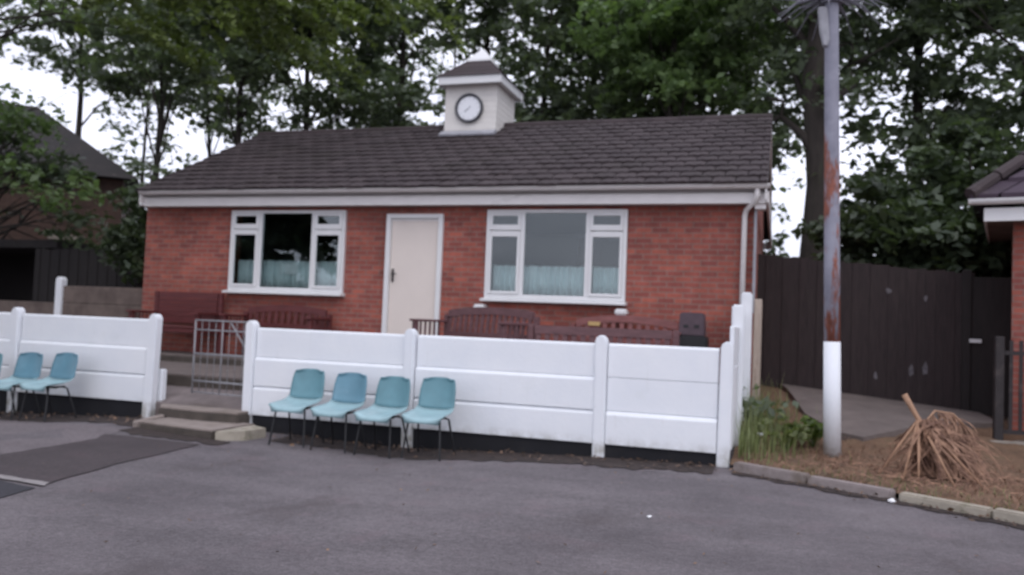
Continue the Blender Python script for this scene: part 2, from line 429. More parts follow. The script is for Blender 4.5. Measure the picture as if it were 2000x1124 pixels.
patch('black_asphalt_patch', [(-5.16, 4.86), (-5.06, 4.5), (-5.3, 3.6), (-9, 3.9), (-9, 5.16), (-5.6, 4.94)], 'asphalt_black', .006)
# dirt and leaves gathered along the foot of the wall, colour darkened to add shade
def strip(name, x0, x1, ya, yb, mat):
    pts_a = []; pts_b = []
    for x in np.arange(x0, x1, .08):
        pts_a.append((x, ya(x)+random.uniform(-.06, .06))); pts_b.append((x, yb(x)))
    bm = bmesh.new()
    A = [bm.verts.new((x, y, g(x, y)+.007)) for x, y in pts_a]; B = [bm.verts.new((x, y, g(x, y)+.010)) for x, y in pts_b]
    for i in range(len(A)-1): bm.faces.new((A[i], A[i+1], B[i+1], B[i]))
    me = bpy.data.meshes.new(name); bm.to_mesh(me); bm.free(); me.materials.append(MT[mat])
    o = bpy.data.objects.new(name, me); C.objects.link(o); o['kind'] = 'stuff'
strip('shaded_leaf_dirt', -5.35, -.5, lambda x: 8.02+.1*math.sin(x*2.3)+(.2 if x > -1.2 else 0), lambda x: 8.62, 'dirt')
strip('shaded_leaf_dirt', -12, -7.1, lambda x: 7.95+.08*math.sin(x*3.1), lambda x: 8.62, 'dirt')
strip('shaded_leaf_dirt', -7.0, -5.5, lambda x: 7.6+.05*math.sin(x*5)-.1*(x+7), lambda x: 7.95-.16*(x+7), 'dirt')
strip('shaded_leaf_dirt', -.38, 4.0, lambda x: kerb_y(x)-.22, lambda x: kerb_y(x)-.02, 'dirt')

# raised bed on the right
vs = []; fs = []; bx = list(np.arange(-.41, 3.6, .12)) + [4, 5, 6, 8, 12]; nt_ = 46
for x in bx:
    y0 = kerb_y(min(x, 6))+.06
    for k in range(nt_):
        y = y0+(18-y0)*(k/(nt_-1)); z = bz(x, y)
        if y < 13 and k: z += random.uniform(-.018, .04)
        vs.append((x, y, z))
for i in range(len(bx)-1):
    for k in range(nt_-1): fs.append((i*nt_+k, (i+1)*nt_+k, (i+1)*nt_+k+1, i*nt_+k+1))
b = MB(); b.add(vs, fs); b.build('bare_soil', 'soil', smooth=True)['kind'] = 'structure'
# concrete slab path behind the bed
sp = [(.05, 13.42), (2.75, 13.42), (2.75, 12.3), (1.95, 11.75), (1.46, 11.2), (.98, 10.62), (.73, 10.78), (.36, 11.5)]
pts = []
for i, (a, c) in enumerate(sp):
    e, f = sp[(i+1) % len(sp)]
    for k in range(6): pts.append((a+(e-a)*k/6, c+(f-c)*k/6))
bm = bmesh.new(); top = [bm.verts.new((x, y, bz(x, y)+.075)) for x, y in pts]; bot = [bm.verts.new((x, y, bz(x, y)-.06)) for x, y in pts]
f = bm.faces.new(top); n = len(pts)
for i in range(n): bm.faces.new((top[i], top[(i+1) % n], bot[(i+1) % n], bot[i]))
bmesh.ops.triangulate(bm, faces=[f]); bmesh.ops.recalc_face_normals(bm, faces=bm.faces)
me = bpy.data.meshes.new('concrete_path'); bm.to_mesh(me); bm.free(); me.materials.append(MT['paving'])
o = bpy.data.objects.new('concrete_path', me); C.objects.link(o); o['kind'] = 'structure'
# kerb
kb = MB(); kg = MB()
def kerb_run(b, xa, xb, n, w=.11, h=.085):
    for i in range(n):
        x0 = xa+(xb-xa)*i/n+.008; x1 = xa+(xb-xa)*(i+1)/n-.008
        h_ = h+random.uniform(-.012, .012)
        b.bar((x0, kerb_y(x0), h_/2-.02), (x1, kerb_y(x1), h_/2-.02), w, h_+.04)
kerb_run(kg, -.36, .96, 2); kerb_run(kb, 1.0, 4.6, 6)
kg.build('kerb_edging', 'kerb_grey', bevel=.012, seg=2)['kind'] = 'structure'; kb.build('kerb_edging', 'kerb', bevel=.014, seg=2)['kind'] = 'structure'

# ------------------------------------------------------------------ terrace and steps
def slope_slab(nm, x0, x1, y0, y1, z0, z1, mat):
    b = MB(); b.prism([(y0, -.2), (y1, -.2), (y1, z1), (y0, z0)], x0, x1, 'x'); b.build(nm, mat, bevel=.008)['kind'] = 'structure'
slope_slab('terrace', -13, -.62, 9.36, 11.6, .485, .57, 'paving')
slope_slab('landing', -13, -.62, 8.705, 9.355, .165, .325, 'landing_grey')
pl = MB(); pl.box(-12.2, -5.25, 10.80, 11.6, .4, .655); pl.box(-5.245, -.62, 10.3, 11.6, .4, .655); pl.build('plinth', 'paving', bevel=.01)['kind'] = 'structure'
rs = MB(); rs.box(-13, -.63, 9.345, 9.358, .32, .455); rs.build('riser_face', 'riser')['kind'] = 'structure'
rs = MB(); rs.box(-12.19, -5.26, 10.785, 10.798, .53, .62); rs.build('riser_face', 'riser')['kind'] = 'structure'
st = thing('entrance_steps', (-6.4, 8.2, 0), 'two worn concrete steps up to the gap in the white wall', 'steps')
b = MB(); b.prism([(-6.98, 8.5), (-6.95, 7.92), (-6.4, 7.82), (-5.84, 7.76), (-5.80, 8.5)], -.2, .018, 'z'); b.build('lower_step', 'riser', st, bevel=.012, seg=2)
b = MB(); b.prism([(-6.97, 8.5), (-6.94, 7.93), (-6.4, 7.83), (-5.85, 7.77), (-5.81, 8.5)], .0185, .042, 'z'); b.build('lower_tread', 'step_light', st, bevel=.008, seg=2)
b = MB(); b.prism([(-7.33, 8.7), (-7.12, 8.42), (-6.6, 8.36), (-5.98, 8.40), (-5.96, 8.7)], -.2, .135, 'z'); b.build('upper_step', 'riser', st, bevel=.012, seg=2)
b = MB(); b.prism([(-7.32, 8.7), (-7.11, 8.43), (-6.6, 8.37), (-5.99, 8.41), (-5.97, 8.7)], .1355, .165, 'z'); b.build('upper_tread', 'step_light', st, bevel=.01, seg=2)
b = MB(); b.prism([(-5.79, 7.74), (-5.55, 7.95), (-5.52, 8.3), (-5.79, 8.45)], -.14, .035, 'z'); b.build('side_block', 'kerb', st, bevel=.008, seg=2)
b = MB(); b.bar((-7.05, 7.95, -.02), (-7.03, 8.4, .02), .07, .11); b.build('edging', 'step_light', st, bevel=.015)

# ------------------------------------------------------------------ white concrete wall
def post(b, x, y, z0, z1, w=.125, lean=0):
    b.prism([(x-w/2-lean*0, z0), (x+w/2, z0), (x+w/2+lean, z1-.05), (x+w/2-.03+lean, z1-.012), (x+lean, z1), (x-w/2+.03+lean, z1-.012), (x-w/2+lean, z1-.05)], y-w/2, y+w/2)
def board(b, x0, x1, y, z0, z1, proud=.0, th=.045):
    # concrete slab; a proud one has a sloping weathered top edge
    c = max(.006, proud*1.1)
    b.prism([(y-th/2-proud, z0), (y+th/2, z0), (y+th/2, z1), (y-th/2, z1), (y-th/2-proud, z1-c)], x0, x1, 'x')
WY = 8.68
def wall_run(root, posts, bz_, gb_mat='black_paint'):
    for (x, z0, z1, lean) in posts:
        pb = MB(); post(pb, x, WY-.012, z0-.15, z1, lean=lean); pb.build('post', 'white_paint', root, bevel=.012, seg=2)
    for i in range(len(posts)-1):
        xa, xb = posts[i][0]+.064, posts[i+1][0]-.064
        za = (posts[i][2]+posts[i+1][2])/2-.085
        h = (za-bz_)/3
        led = [(.03, .026, .0), (.031, .028, .0), (.034, .002, .004)][i % 3]
        for k in range(3):
            bb = MB(); board(bb, xa, xb, WY, bz_+h*k+.003, bz_+h*(k+1)-(.012 if k == 2 else 0), led[k])
            if k == 2: bb.prism([(WY-.0225, za-.0115), (WY+.0225, za-.0115), (WY+.0225, za+.006), (WY+.0, za+.006)], xa, xb, 'x')
            bb.build('board', 'white_paint', root, bevel=.006)
        gb = MB(); gb.box(xa, xb, WY-.028, WY+.02, -.28, bz_-.0015); gb.build('gravel_board', gb_mat, root, bevel=.006)
wr = thing('concrete_wall', (-3.2, WY, 0), 'long white painted concrete panel wall right of the steps, four teal chairs before it', 'wall')
wall_run(wr, [(-6.02, -.06, 1.25, -.01), (-3.92, -.11, 1.235, -.02), (-1.745, -.02, 1.255, -.01), (-.49, 0, 1.245, .015)], .12)
wl = thing('concrete_wall', (-9.0, WY, 0), 'white painted concrete panel wall left of the steps, pair of teal chairs before it', 'wall')
wall_run(wl, [(-11.75, -.14, 1.29, 0), (-9.66, -.12, 1.29, -.03), (-7.48, -.03, 1.28, .03)], .165)
# low white stub returning beside the gate
sb = MB(); sb.box(-7.47, -7.385, 8.76, 8.86, .1, .58); sb.build('return_stub', 'white_paint', wl, bevel=.015, seg=2)
# side wall climbing toward the pavilion corner
sw = thing('concrete_side_wall', (-.44, 10, 0), 'white panel wall stepping up from the corner post to the brick pavilion', 'wall')
def side_panel(y0, y1, z0, z1, x=-.44):
    n = 3 if z1-z0 < 1.3 else 4
    for k in range(n):
        bb = MB(); h = (z1-z0)/n; bb.box(x-.022, x+.022+.003*(k % 2), y0, y1, z0+h*k+.002, z0+h*(k+1)); bb.build('board', 'white_paint', sw, bevel=.008)
side_panel(8.76, 9.93, .14, 1.40); side_panel(10.07, 11.1, .32, 1.62)
b = MB(); b.box(-.51, -.37, 9.94, 10.06, 0, 1.66); b.build('post', 'white_paint', sw, bevel=.02, seg=2)
b = MB(); b.box(-.46, -.32, 11.11, 11.24, 0, 1.86); b.build('post', 'white_paint', sw, bevel=.02, seg=2)
b = MB(); b.box(-.30, -.20, 11.2, 11.27, .3, 1.78); b.build('end_panel', weathered('pale_bare_timber', (.42, .34, .28), .2, 4, .8, .2, dirt=(.2, .14, .1), stretch=(6, 6, 1)), sw, bevel=.01)

# ------------------------------------------------------------------ gate
gt = thing('garden_gate', (-6.1, 8.74, .3), 'grey tubular metal gate standing at the wall opening', 'gate', rz=R(-7))
def gl(n, f, mat='grey_steel'):
    b = MB(); f(b); return b.build(n, mat, gt, world=False, smooth=True)
W_, H_ = .90, .92
gl('frame', lambda b: (b.tube([(0,0,0),(0,0,H_)], .010), b.tube([(-W_,0,0),(-W_,0,H_)], .011), b.tube([(-W_,0,H_),(0,0,H_)], .01), b.tube([(-W_,0,.02),(0,0,.02)], .009)))
gl('rail', lambda b: (b.tube([(-W_,0,.50),(0,0,.50)], .013), b.tube([(-W_,0,.16),(0,0,.16)], .012), b.tube([(-W_,0,.80),(0,0,.80)], .009)))
gl('bars', lambda b: [b.tube([(-W_+W_*k/8, .0, .02), (-W_+W_*k/8, .0, H_)], .010 if k == 4 else .0042, 6) for k in range(1, 8)])
gl('brace', lambda b: b.tube([(-.33, .012, H_-.02), (-.02, .012, .52)], .01))
gl('latch', lambda b: b.box(-.04, .06, -.03, .03, .62, .68), 'latch')

# ------------------------------------------------------------------ chairs
def chair_shell():
    # side profile (y forward is -y, z up): seat lip -> seat -> crease -> back
    seat = [(-.455, .365), (-.452, .39), (-.43, .408), (-.37, .42), (-.27, .427), (-.16, .435), (-.08, .452), (-.03, .48)]
    back = [(-.03, .48), (.0, .515), (.02, .56), (.045, .62), (.065, .69), (.078, .745), (.085, .785), (.086, .805)]
    nu = 15
    def grid(prof, wf, edge):
        vs = []
        for i, (y, z) in enumerate(prof):
            hw = wf(i/(len(prof)-1))
            for k in range(nu):
                u = -1+2*k/(nu-1)
                vs.append((u*hw, y, z, u))
        return vs
    sv = []
    for i, (y, z) in enumerate(seat):
        t = i/(len(seat)-1)
        hw = np.interp(t, [0, .1, .3, .7, 1], [.185, .205, .222, .215, .203])
        for k in range(nu):
            u = -1+2*k/(nu-1); sv.append((u*hw, y+ (.03*u*u if t < .25 else 0), z + .028*abs(u)**4*(1 if t > .15 else t/.15) - (.012*u*u if t < .12 else 0)))
    bv = []
    for i, (y, z) in enumerate(back):
        t = i/(len(back)-1)
        hw = np.interp(t, [0, .3, .6, .85, .95, 1], [.203, .204, .196, .176, .16, .132])
        for k in range(nu):
            u = -1+2*k/(nu-1)
            zz = z - (.03*u**4 if t > .9 else 0)
            if t == 0: zz += .028*abs(u)**4
            bv.append((u*hw, y - .045*u*u*min(1, t*2.2), zz))
    def facs(n): return [(j*nu+k, j*nu+k+1, (j+1)*nu+k+1, (j+1)*nu+k) for j in range(n-1) for k in range(nu-1)]
    return sv, facs(len(seat)), bv, facs(len(back))
def make_chair(loc, label, group, mat, rz):
    t = thing('stacking_chair', loc, label, 'chair', group, rz)
    sv, sf, bv, bf = chair_shell()
    for nm, v, f in (('seat', sv, sf), ('backrest', bv, bf)):
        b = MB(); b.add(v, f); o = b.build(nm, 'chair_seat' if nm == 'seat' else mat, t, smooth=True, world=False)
        md = o.modifiers.new('thickness', 'SOLIDIFY'); md.thickness = .012; md.offset = -1 if nm == 'seat' else 0
    for sx in (-1, 1):
        b = MB(); b.tube([(sx*.13, -.30, .402), (sx*.17, -.345, .385), (sx*.205, -.40, .01), (sx*.206, -.402, 0)], .0105, 8); b.build('leg', 'black_steel', t, smooth=True, world=False)
        b = MB(); b.tube([(sx*.13, -.12, .398), (sx*.17, -.08, .38), (sx*.205, .05, .01), (sx*.206, .052, 0)], .0105, 8); b.build('leg', 'black_steel', t, smooth=True, world=False)
    b = MB()
    for sx in (-1, 1): b.tube([(sx*.13, -.32, .4), (sx*.13, -.08, .396)], .012, 8)
    b.tube([(-.13, -.20, .39), (.13, -.20, .39)], .012, 8)
    b.build('seat_bracket', 'black_steel', t, smooth=True, world=False)
    return t
G1 = 'teal chairs in the row of four by the wall'; G2 = 'teal chairs left of the steps'
def zc(x): return g(x, 8.0)+.014
ch = make_chair((-5.0, 8.27, zc(-5.0)), 'teal plastic stacking chair, leftmost in the row of four', G1, 'chair', R(3))
protos = [ch]
specs = [(-4.47, 8.27, R(-1), 'teal plastic stacking chair, second from left in the row of four', G1, 'chair_b'),
         (-3.945, 8.26, R(-2), 'teal plastic stacking chair, third from left in the row of four', G1, 'chair'),
         (-3.42, 8.25, R(2), 'teal plastic stacking chair at the right end of the row of four', G1, 'chair'),
         (-9.03, 8.27, R(2), 'teal chair on the left of the pair beside the steps', G2, 'chair_b'),
         (-8.46, 8.27, R(-3), 'teal chair on the right of the pair beside the steps', G2, 'chair_b'),
         (-9.62, 8.2, R(4), 'teal chair cut off by the left picture edge', G2, 'chair')]
for x, y, rz, lab, grp, mt in specs:
    c = copy_tree(ch); c.location = (x, y, zc(x)); c.rotation_euler.z = rz; c['label'] = lab; c['group'] = grp
    for q in c.children:
        if q.name.split('.')[0] == 'backrest':
            q.material_slots[0].link = 'OBJECT'; q.material_slots[0].material = MT[mt]

# ------------------------------------------------------------------ pavilion
HX0, HX1, HY0, HY1 = -10.28, -.32, 11.6, 17.4
pav = thing('brick_pavilion', (-5.3, 11.6, .5), 'long low red brick pavilion with a white door and two white windows', 'building')
WIN = [(-8.55, -6.46), (-4.12, -2.04)]; WZ0, WZ1 = 1.70, 3.0
DX0, DX1, DZ0, DZ1 = -5.755, -4.82, .70, 2.94
b = MB(); t_ = .25; top_z = 3.2
def cut_wall(b, xs_open):
    # front wall pieces between openings
    x = HX0
    for (a, c, z0, z1) in xs_open:
        b.box(x, a, HY0, HY0+t_, 0, top_z); b.box(a, c, HY0, HY0+t_, z1, top_z)
        if z0 > 0.3: b.box(a, c, HY0, HY0+t_, 0, z0)
        x = c
    b.box(x, HX1, HY0, HY0+t_, 0, top_z)
cut_wall(b, [(WIN[0][0], WIN[0][1], WZ0, WZ1), (DX0, DX1, DZ0, DZ1), (WIN[1][0], WIN[1][1], WZ0, WZ1)])
b.box(HX0, HX0+t_, HY0+t_, HY1-t_, 0, top_z); b.box(HX1-t_, HX1, HY0+t_, HY1-t_, 0, top_z); b.box(HX0, HX1, HY1-t_, HY1, 0, top_z)
RZ, EZ, EY, RY = 4.95, 3.28, 11.2, 14.5
for x in (HX0, HX1-t_):
    b.prism([(HY0, top_z), (HY1, top_z), (RY, 4.83)], x, x+t_, 'x')
b.build('wall', 'brick', pav)
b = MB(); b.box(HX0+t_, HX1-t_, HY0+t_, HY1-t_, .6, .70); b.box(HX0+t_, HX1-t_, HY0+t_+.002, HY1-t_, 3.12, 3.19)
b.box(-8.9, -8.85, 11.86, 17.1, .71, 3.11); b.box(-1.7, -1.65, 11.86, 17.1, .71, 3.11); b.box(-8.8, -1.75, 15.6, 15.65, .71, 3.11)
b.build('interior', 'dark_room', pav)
# roof: courses of tiles, front and back
def tiled(b, x0, x1, e, r, th=.03, course=.265, tw=.30):
    ex, ez = e; rx, rz = r
    Ls = math.hypot(rx-ex, rz-ez); n = round(Ls/course); tx, tz = (rx-ex)/Ls, (rz-ez)/Ls
    nx, nz = (-tz, tx) if rx > ex else (tz, -tx)
    if nz < 0: nx, nz = -nx, -nz
    for i in range(n):
        s0, s1 = Ls*i/n-.03, Ls*(i+1)/n+.03
        x = x0-(tw/2 if i % 2 else 0)
        while x < x1:
            a, c = max(x, x0), min(x+tw-.013, x1)
            if c-a > .03:
                l0 = .044+random.uniform(-.005, .010); l1 = .018+random.uniform(-.003, .003)
                q = []
                for (s, lift) in ((s0, l0), (s1, l1)):
                    for lo in (lift-th, lift):
                        y = ex+tx*s+nx*lo; z = ez+tz*s+nz*lo
                        q.append((y, z))
                # roll profile: raise the middle of the tile
                m = (a+c)/2
                vs = []
                for xx, up in ((a, -.004), (a+(c-a)*.25, .008), (m, .0), (a+(c-a)*.75, .008), (c, -.004)):
                    for kk, (y, z) in enumerate(q): vs.append((xx, y+(nx*up if kk % 2 else 0), z+(nz*up if kk % 2 else 0)))
                f = []
                for k in range(4):
                    o = k*4; p = o+4
                    f += [(o+1, p+1, p+3, o+3), (o, o+2, p+2, p), (o, p, p+1, o+1), (o+2, o+3, p+3, p+2)]
                f += [(0, 1, 3, 2), (16, 18, 19, 17)]
                b.add(vs, f)
            x += tw
VX0, VX1 = -10.17, -.17
b = MB(); tiled(b, VX0, VX1, (EY, EZ), (RY, RZ)); tiled(b, VX0, VX1, (2*RY-EY, EZ), (RY, RZ)); rf = b.build('roof', 'tile', pav)
b = MB()
for e in ((EY+.03), (2*RY-EY-.03)):
    b.prism([(e, EZ-.03), (RY, RZ-.035), (RY, RZ-.01), (e, EZ)], VX0+.02, VX1-.02, 'x')
b.build('underlay', 'tile_dark', rf)
b = MB(); x = VX0
while x < VX1-.1:
    pts = [(x, RY, RZ+.0), (min(x+.44, VX1), RY, RZ+.0)]
    b.tube(pts, .085+random.uniform(0, .006), 10); x += .445
b.build('ridge_tiles', 'tile', rf)
# verge boards
for x, nm in ((VX0+.02, -1), (VX1-.02, 1)):
    b = MB()
    for e in (EY+.06, 2*RY-EY-.06):
        b.prism([(e, EZ-.2), (RY, RZ-.2), (RY, RZ+.02), (e, EZ+.0)], x-.012, x+.012, 'x')
    b.build('verge_board', 'gutter', pav)
# eaves
for ya in (11.36, 2*RY-11.385):
    b = MB(); b.box(-10.14, -.19, ya, ya+.025, 3.045, 3.185); b.build('fascia', 'gutter', pav, bevel=.004)
b = MB(); b.box(-10.27, -.19, 11.386, 11.60, 3.06, 3.075); b.box(-10.27, -.19, 11.43, 11.60, 3.10, 3.26); b.box(-.33, -.19, 11.4, 11.62, 2.98, 3.059); b.build('soffit', 'gutter', pav)
def gutter_prof(y, z, r=.062):
    return [(y-r*math.cos(a), z-r*math.sin(a)) for a in np.linspace(0, math.pi, 9)]
b = MB(); b.prism(gutter_prof(11.26, 3.285)+[(11.26+.054, 3.285), (11.26-.054, 3.285)], -10.14, -.14, 'x'); b.build('gutter', 'gutter', pav)
b = MB(); b.box(-10.24, -10.142, 11.35, 11.58, 3.055, 3.24); b.build('box_end', 'gutter', pav, bevel=.006)
b = MB(); b.box(-.188, -.15, 11.34, 17.66, 3.05, 3.2); b.build('side_board', 'gutter', pav, bevel=.006)
b = MB(); b.tube([(-.30, 11.29, 3.25), (-.30, 11.29, 3.14), (-.32, 11.32, 3.08), (-.44, 11.50, 2.98), (-.46, 11.53, 2.9), (-.47, 11.53, .7)], .036, 10); b.build('downpipe', 'gutter', pav, smooth=True)
b = MB(); b.box(-.335, -.30, 11.50, 11.56, 1.6, 3.0); b.build('corner_trim', 'flash', pav)
# door
b = MB(); b.box(DX0, DX0+.075, 11.55, 11.66, DZ0, DZ1); b.box(DX1-.075, DX1, 11.55, 11.66, DZ0, DZ1); b.box(DX0+.075, DX1-.075, 11.55, 11.66, DZ1-.07, DZ1)
dfr = b.build('door_frame', 'upvc', pav, bevel=.005)
b = MB(); b.box(DX0+.078, DX1-.078, 11.60, 11.645, DZ0+.01, DZ1-.075); dr = b.build('door', 'cream', pav, bevel=.004)
b = MB(); b.box(-5.645, -5.61, 11.585, 11.599, 1.90, 2.10); b.tube([(-5.627, 11.58, 2.02), (-5.627, 11.545, 2.02), (-5.55, 11.54, 2.02)], .01, 8); b.build('handle', 'handle', dr)
b = MB(); b.box(DX0+.078, DX1-.078, 11.585, 11.6, DZ1-.105, DZ1-.078); b.build('rain_bar', 'gutter', dr)
b = MB(); b.box(DX0-.1, DX1+.1, 11.28, 11.6, .655, .70); b.build('door_step', 'concrete', pav, bevel=.01)
# windows
def window(x0, x1):
    W = x1-x0
    def X(t): return x0+W*t
    yf = 11.545; yb = 11.62
    b = MB()
    o = .05
    b.box(x0, x0+o, yf, yb, WZ0, WZ1); b.box(x1-o, x1, yf, yb, WZ0, WZ1); b.box(x0+o, x1-o, yf, yb, WZ1-.05, WZ1); b.box(x0+o, x1-o, yf, yb, WZ0, WZ0+.06)
    m1, m2 = X(.268), X(.732)
    for m in (m1, m2): b.box(m-.03, m+.03, yf, yb, WZ0+.06, WZ1-.05)
    fr = b.build('window', 'upvc', pav, bevel=.004)
    tz = WZ0+(WZ1-WZ0)*.76
    for (a, c) in ((x0+o, m1-.03), (m2+.03, x1-o)):
        b = MB(); e = .045; y0 = yf-.018; y1 = yf+.03
        for (z0, z1) in ((WZ0+.06, tz-.003), (tz+.003, WZ1-.05)):
            b.box(a+.002, a+e, y0, y1, z0+.002, z1-.002); b.box(c-e, c-.002, y0, y1, z0+.002, z1-.002); lo, hi = (.085, e) if z0 > WZ0+.1 else (e, .085); b.box(a+e, c-e, y0, y1, z0+.002, z0+lo); b.box(a+e, c-e, y0, y1, z1-hi, z1-.002)
        b.build('casement', 'upvc', fr, bevel=.006)
        for (z0, z1) in ((WZ0+.06+.045, tz-.088), (tz+.088, WZ1-.05-.045)):
            b = MB(); b.box(a+e, c-e, yf+.004, yf+.008, z0, z1); b.build('pane', 'glass', fr)
    b = MB(); b.box(m1+.03, m2-.03, yf+.03, yf+.034, WZ0+.06, WZ1-.05); b.build('pane', 'glass', fr)
    b = MB(); b.prism([(11.44, WZ0-.05), (11.60, WZ0-.05), (11.60, WZ0-.002), (11.543, WZ0-.002), (11.44, WZ0-.022)], x0-.03, x1+.03, 'x'); b.build('sill', 'upvc', fr, bevel=.005)
    return fr
for a, c in WIN: window(a, c)
def curtain(x0, x1, y, z0, z1, label, n=160, amp=.035):
    vs = []; ph = random.random()*6
    for k in range(n+1):
        x = x0+(x1-x0)*k/n
        yy = y+amp*math.sin(k*.83+ph)+amp*.6*math.sin(k*.31+1)
        vs += [(x, yy, z0), (x, yy, z1+.004*math.sin(k*.4))]
    fs = [(2*k, 2*k+2, 2*k+3, 2*k+1) for k in range(n)]
    b = MB(); b.add(vs, fs); o = b.build('net_curtain', 'curtain', smooth=True); tag(o, label, 'curtain', 'half curtains in the pavilion windows')
    md = o.modifiers.new('t', 'SOLIDIFY'); md.thickness = .004
curtain(-8.5, -6.5, 11.70, 1.72, 2.20, 'pale net half curtain in the window left of the door')
curtain(-4.07, -2.09, 11.69, 1.72, 2.19, 'pale net half curtain in the window right of the door')
b = MB(); b.box(-7.66, -7.34, 11.672, 11.676, 1.98, 2.16); tag(b.build('paper_notice', 'paper'), 'white paper notice standing in the left window before the curtain', 'notice')
# white brackets beneath the right window
for x, lab in ((-4.15, 'small white block under the left end of the right window sill'), (-2.07, 'small white block under the right end of the right window sill')):
    b = MB(); b.box(x-.085, x+.085, 11.42, 11.6, 1.515, 1.60); tag(b.build('sill_block', 'upvc', bevel=.02, seg=3), lab, 'block', 'white blocks under the window sill')

# ------------------------------------------------------------------ clock turret
TX0, TX1, TY0, TY1 = -5.89, -4.90, 13.98, 15.02
tur = thing('clock_turret', (-5.4, 14.5, 4.7), 'square cream clock turret astride the pavilion roof ridge', 'turret')
b = MB(); zz = 4.72; nb = 9; hb = (5.62-zz)/nb
for k in range(nb):
    z0 = zz+hb*k
    b.add([(TX0-.004, TY0-.004, z0), (TX1+.004, TY0-.004, z0), (TX1+.004, TY1+.004, z0), (TX0-.004, TY1+.004, z0), (TX0, TY0, z0+hb), (TX1, TY0, z0+hb), (TX1, TY1, z0+hb), (TX0, TY1, z0+hb)],
          [(0,3,2,1),(4,5,6,7),(0,1,5,4),(1,2,6,5),(2,3,7,6),(3,0,4,7)])
b.box(TX0, TX1, TY0, TY1, 4.3, 4.72)
b.build('cladding', 'cladding', tur)
b = MB()
b.prism([(TY0-.18, 4.66), (TY0-.02, 4.72), (TY0-.02, 4.78), (TY0-.05, 4.78), (TY0-.19, 4.69)], TX0-.03, TX1+.03, 'x'); b.build('apron', 'flash', tur)
b = MB(); o = .2
ex0, ex1, ey0, ey1 = TX0-.09, TX1+.13, TY0-.18, TY1+.12
for (a0, a1, c0, c1) in ((ex0, ex1, ey0, ey0+.03), (ex0, ex1, ey1-.03, ey1), (ex0, ex0+.03, ey0+.03, ey1-.03), (ex1-.03, ex1, ey0+.03, ey1-.03)): b.box(a0, a1, c0, c1, 5.60, 5.76)
b.build('fascia', 'upvc', tur, bevel=.005)
b = MB(); b.box(ex0+.03, ex1-.03, ey0+.03, ey1-.03, 5.625, 5.64); b.build('soffit', 'gutter', tur)
cx, cy = (ex0+ex1)/2, (ey0+ey1)/2
def frustum(b, x0, x1, y0, y1, z0, hx, hy, z1):
    b.add([(x0,y0,z0),(x1,y0,z0),(x1,y1,z0),(x0,y1,z0),(cx-hx,cy-hy,z1),(cx+hx,cy-hy,z1),(cx+hx,cy+hy,z1),(cx-hx,cy+hy,z1)],
          [(0,3,2,1),(4,5,6,7),(0,1,5,4),(1,2,6,5),(2,3,7,6),(3,0,4,7)])
b = MB(); n = 4; hx0 = (ex1-ex0)/2+.02; hy0 = (ey1-ey0)/2+.02; z0, z1 = 5.75, 6.19
for k in range(n):
    f0 = 1-.72*k/n; f1 = 1-.72*(k+1)/n
    za = z0+(z1-z0)*k/n; zb = z0+(z1-z0)*(k+1)/n
    frustum(b, cx-hx0*f0-.012, cx+hx0*f0+.012, cy-hy0*f0-.012, cy+hy0*f0+.012, za-.004, hx0*f1, hy0*f1, zb)
b.build('turret_roof', 'tile', tur)
b = MB(); frustum(b, cx-.24, cx+.24, cy-.26, cy+.26, 6.14, .225, .245, 6.185); frustum(b, cx-.225, cx+.225, cy-.245, cy+.245, 6.185, .015, .015, 6.44); b.build('cap', 'upvc', tur)
ck = thing('turret_clock', (-5.41, 13.955, 5.19), 'round white clock with dark grey rim on the turret front', 'clock')
def ring(b, r0, r1, y0, y1, n=40):
    vs = []
    for k in range(n):
        a = 2*math.pi*k/n; c, s_ = math.cos(a), math.sin(a)
        vs += [(r0*c, y0+.02, r0*s_), (r0*c, y1, r0*s_), (r1*c, y1, r1*s_), (r1*c, y0, r1*s_), ((r0+r1)/2*c, y0-.012, (r0+r1)/2*s_)]
    fs = []
    for k in range(n):
        o, p = k*5, ((k+1) % n)*5
        for i in range(5): fs.append((o+i, o+(i+1) % 5, p+(i+1) % 5, p+i))
    b.add(vs, fs)
b = MB(); ring(b, .215, .268, -.035, .02); b.build('rim', 'clock_rim', ck, smooth=True, world=False)
b = MB(); b.prism([(.222*math.cos(a), .222*math.sin(a)) for a in np.linspace(0, 2*math.pi, 41)[:-1]], -.012, .01); b.build('dial', 'clock_white', ck, world=False)
for k in range(12):
    b = MB(); a = k*math.pi/6; b.bar((.175*math.sin(a), -.0135, .175*math.cos(a)), (.2*math.sin(a), -.0135, .2*math.cos(a)), .009, .002, up=(0, 1, 0)); b.build('hour_mark', 'clock_hand', ck, world=False)
a = R(232); b = MB(); b.bar((0, -.016, 0), (.11*math.sin(a), -.016, .11*math.cos(a)), .018, .003, up=(0, 1, 0)); b.build('hour_hand', 'clock_hand', ck, world=False)
a = R(40); b = MB(); b.bar((-.02*math.sin(a), -.02, -.02*math.cos(a)), (.05*math.sin(a), -.02, .05*math.cos(a)), .012, .003, up=(0, 1, 0)); b.build('minute_hand', 'clock_hand', ck, world=False)

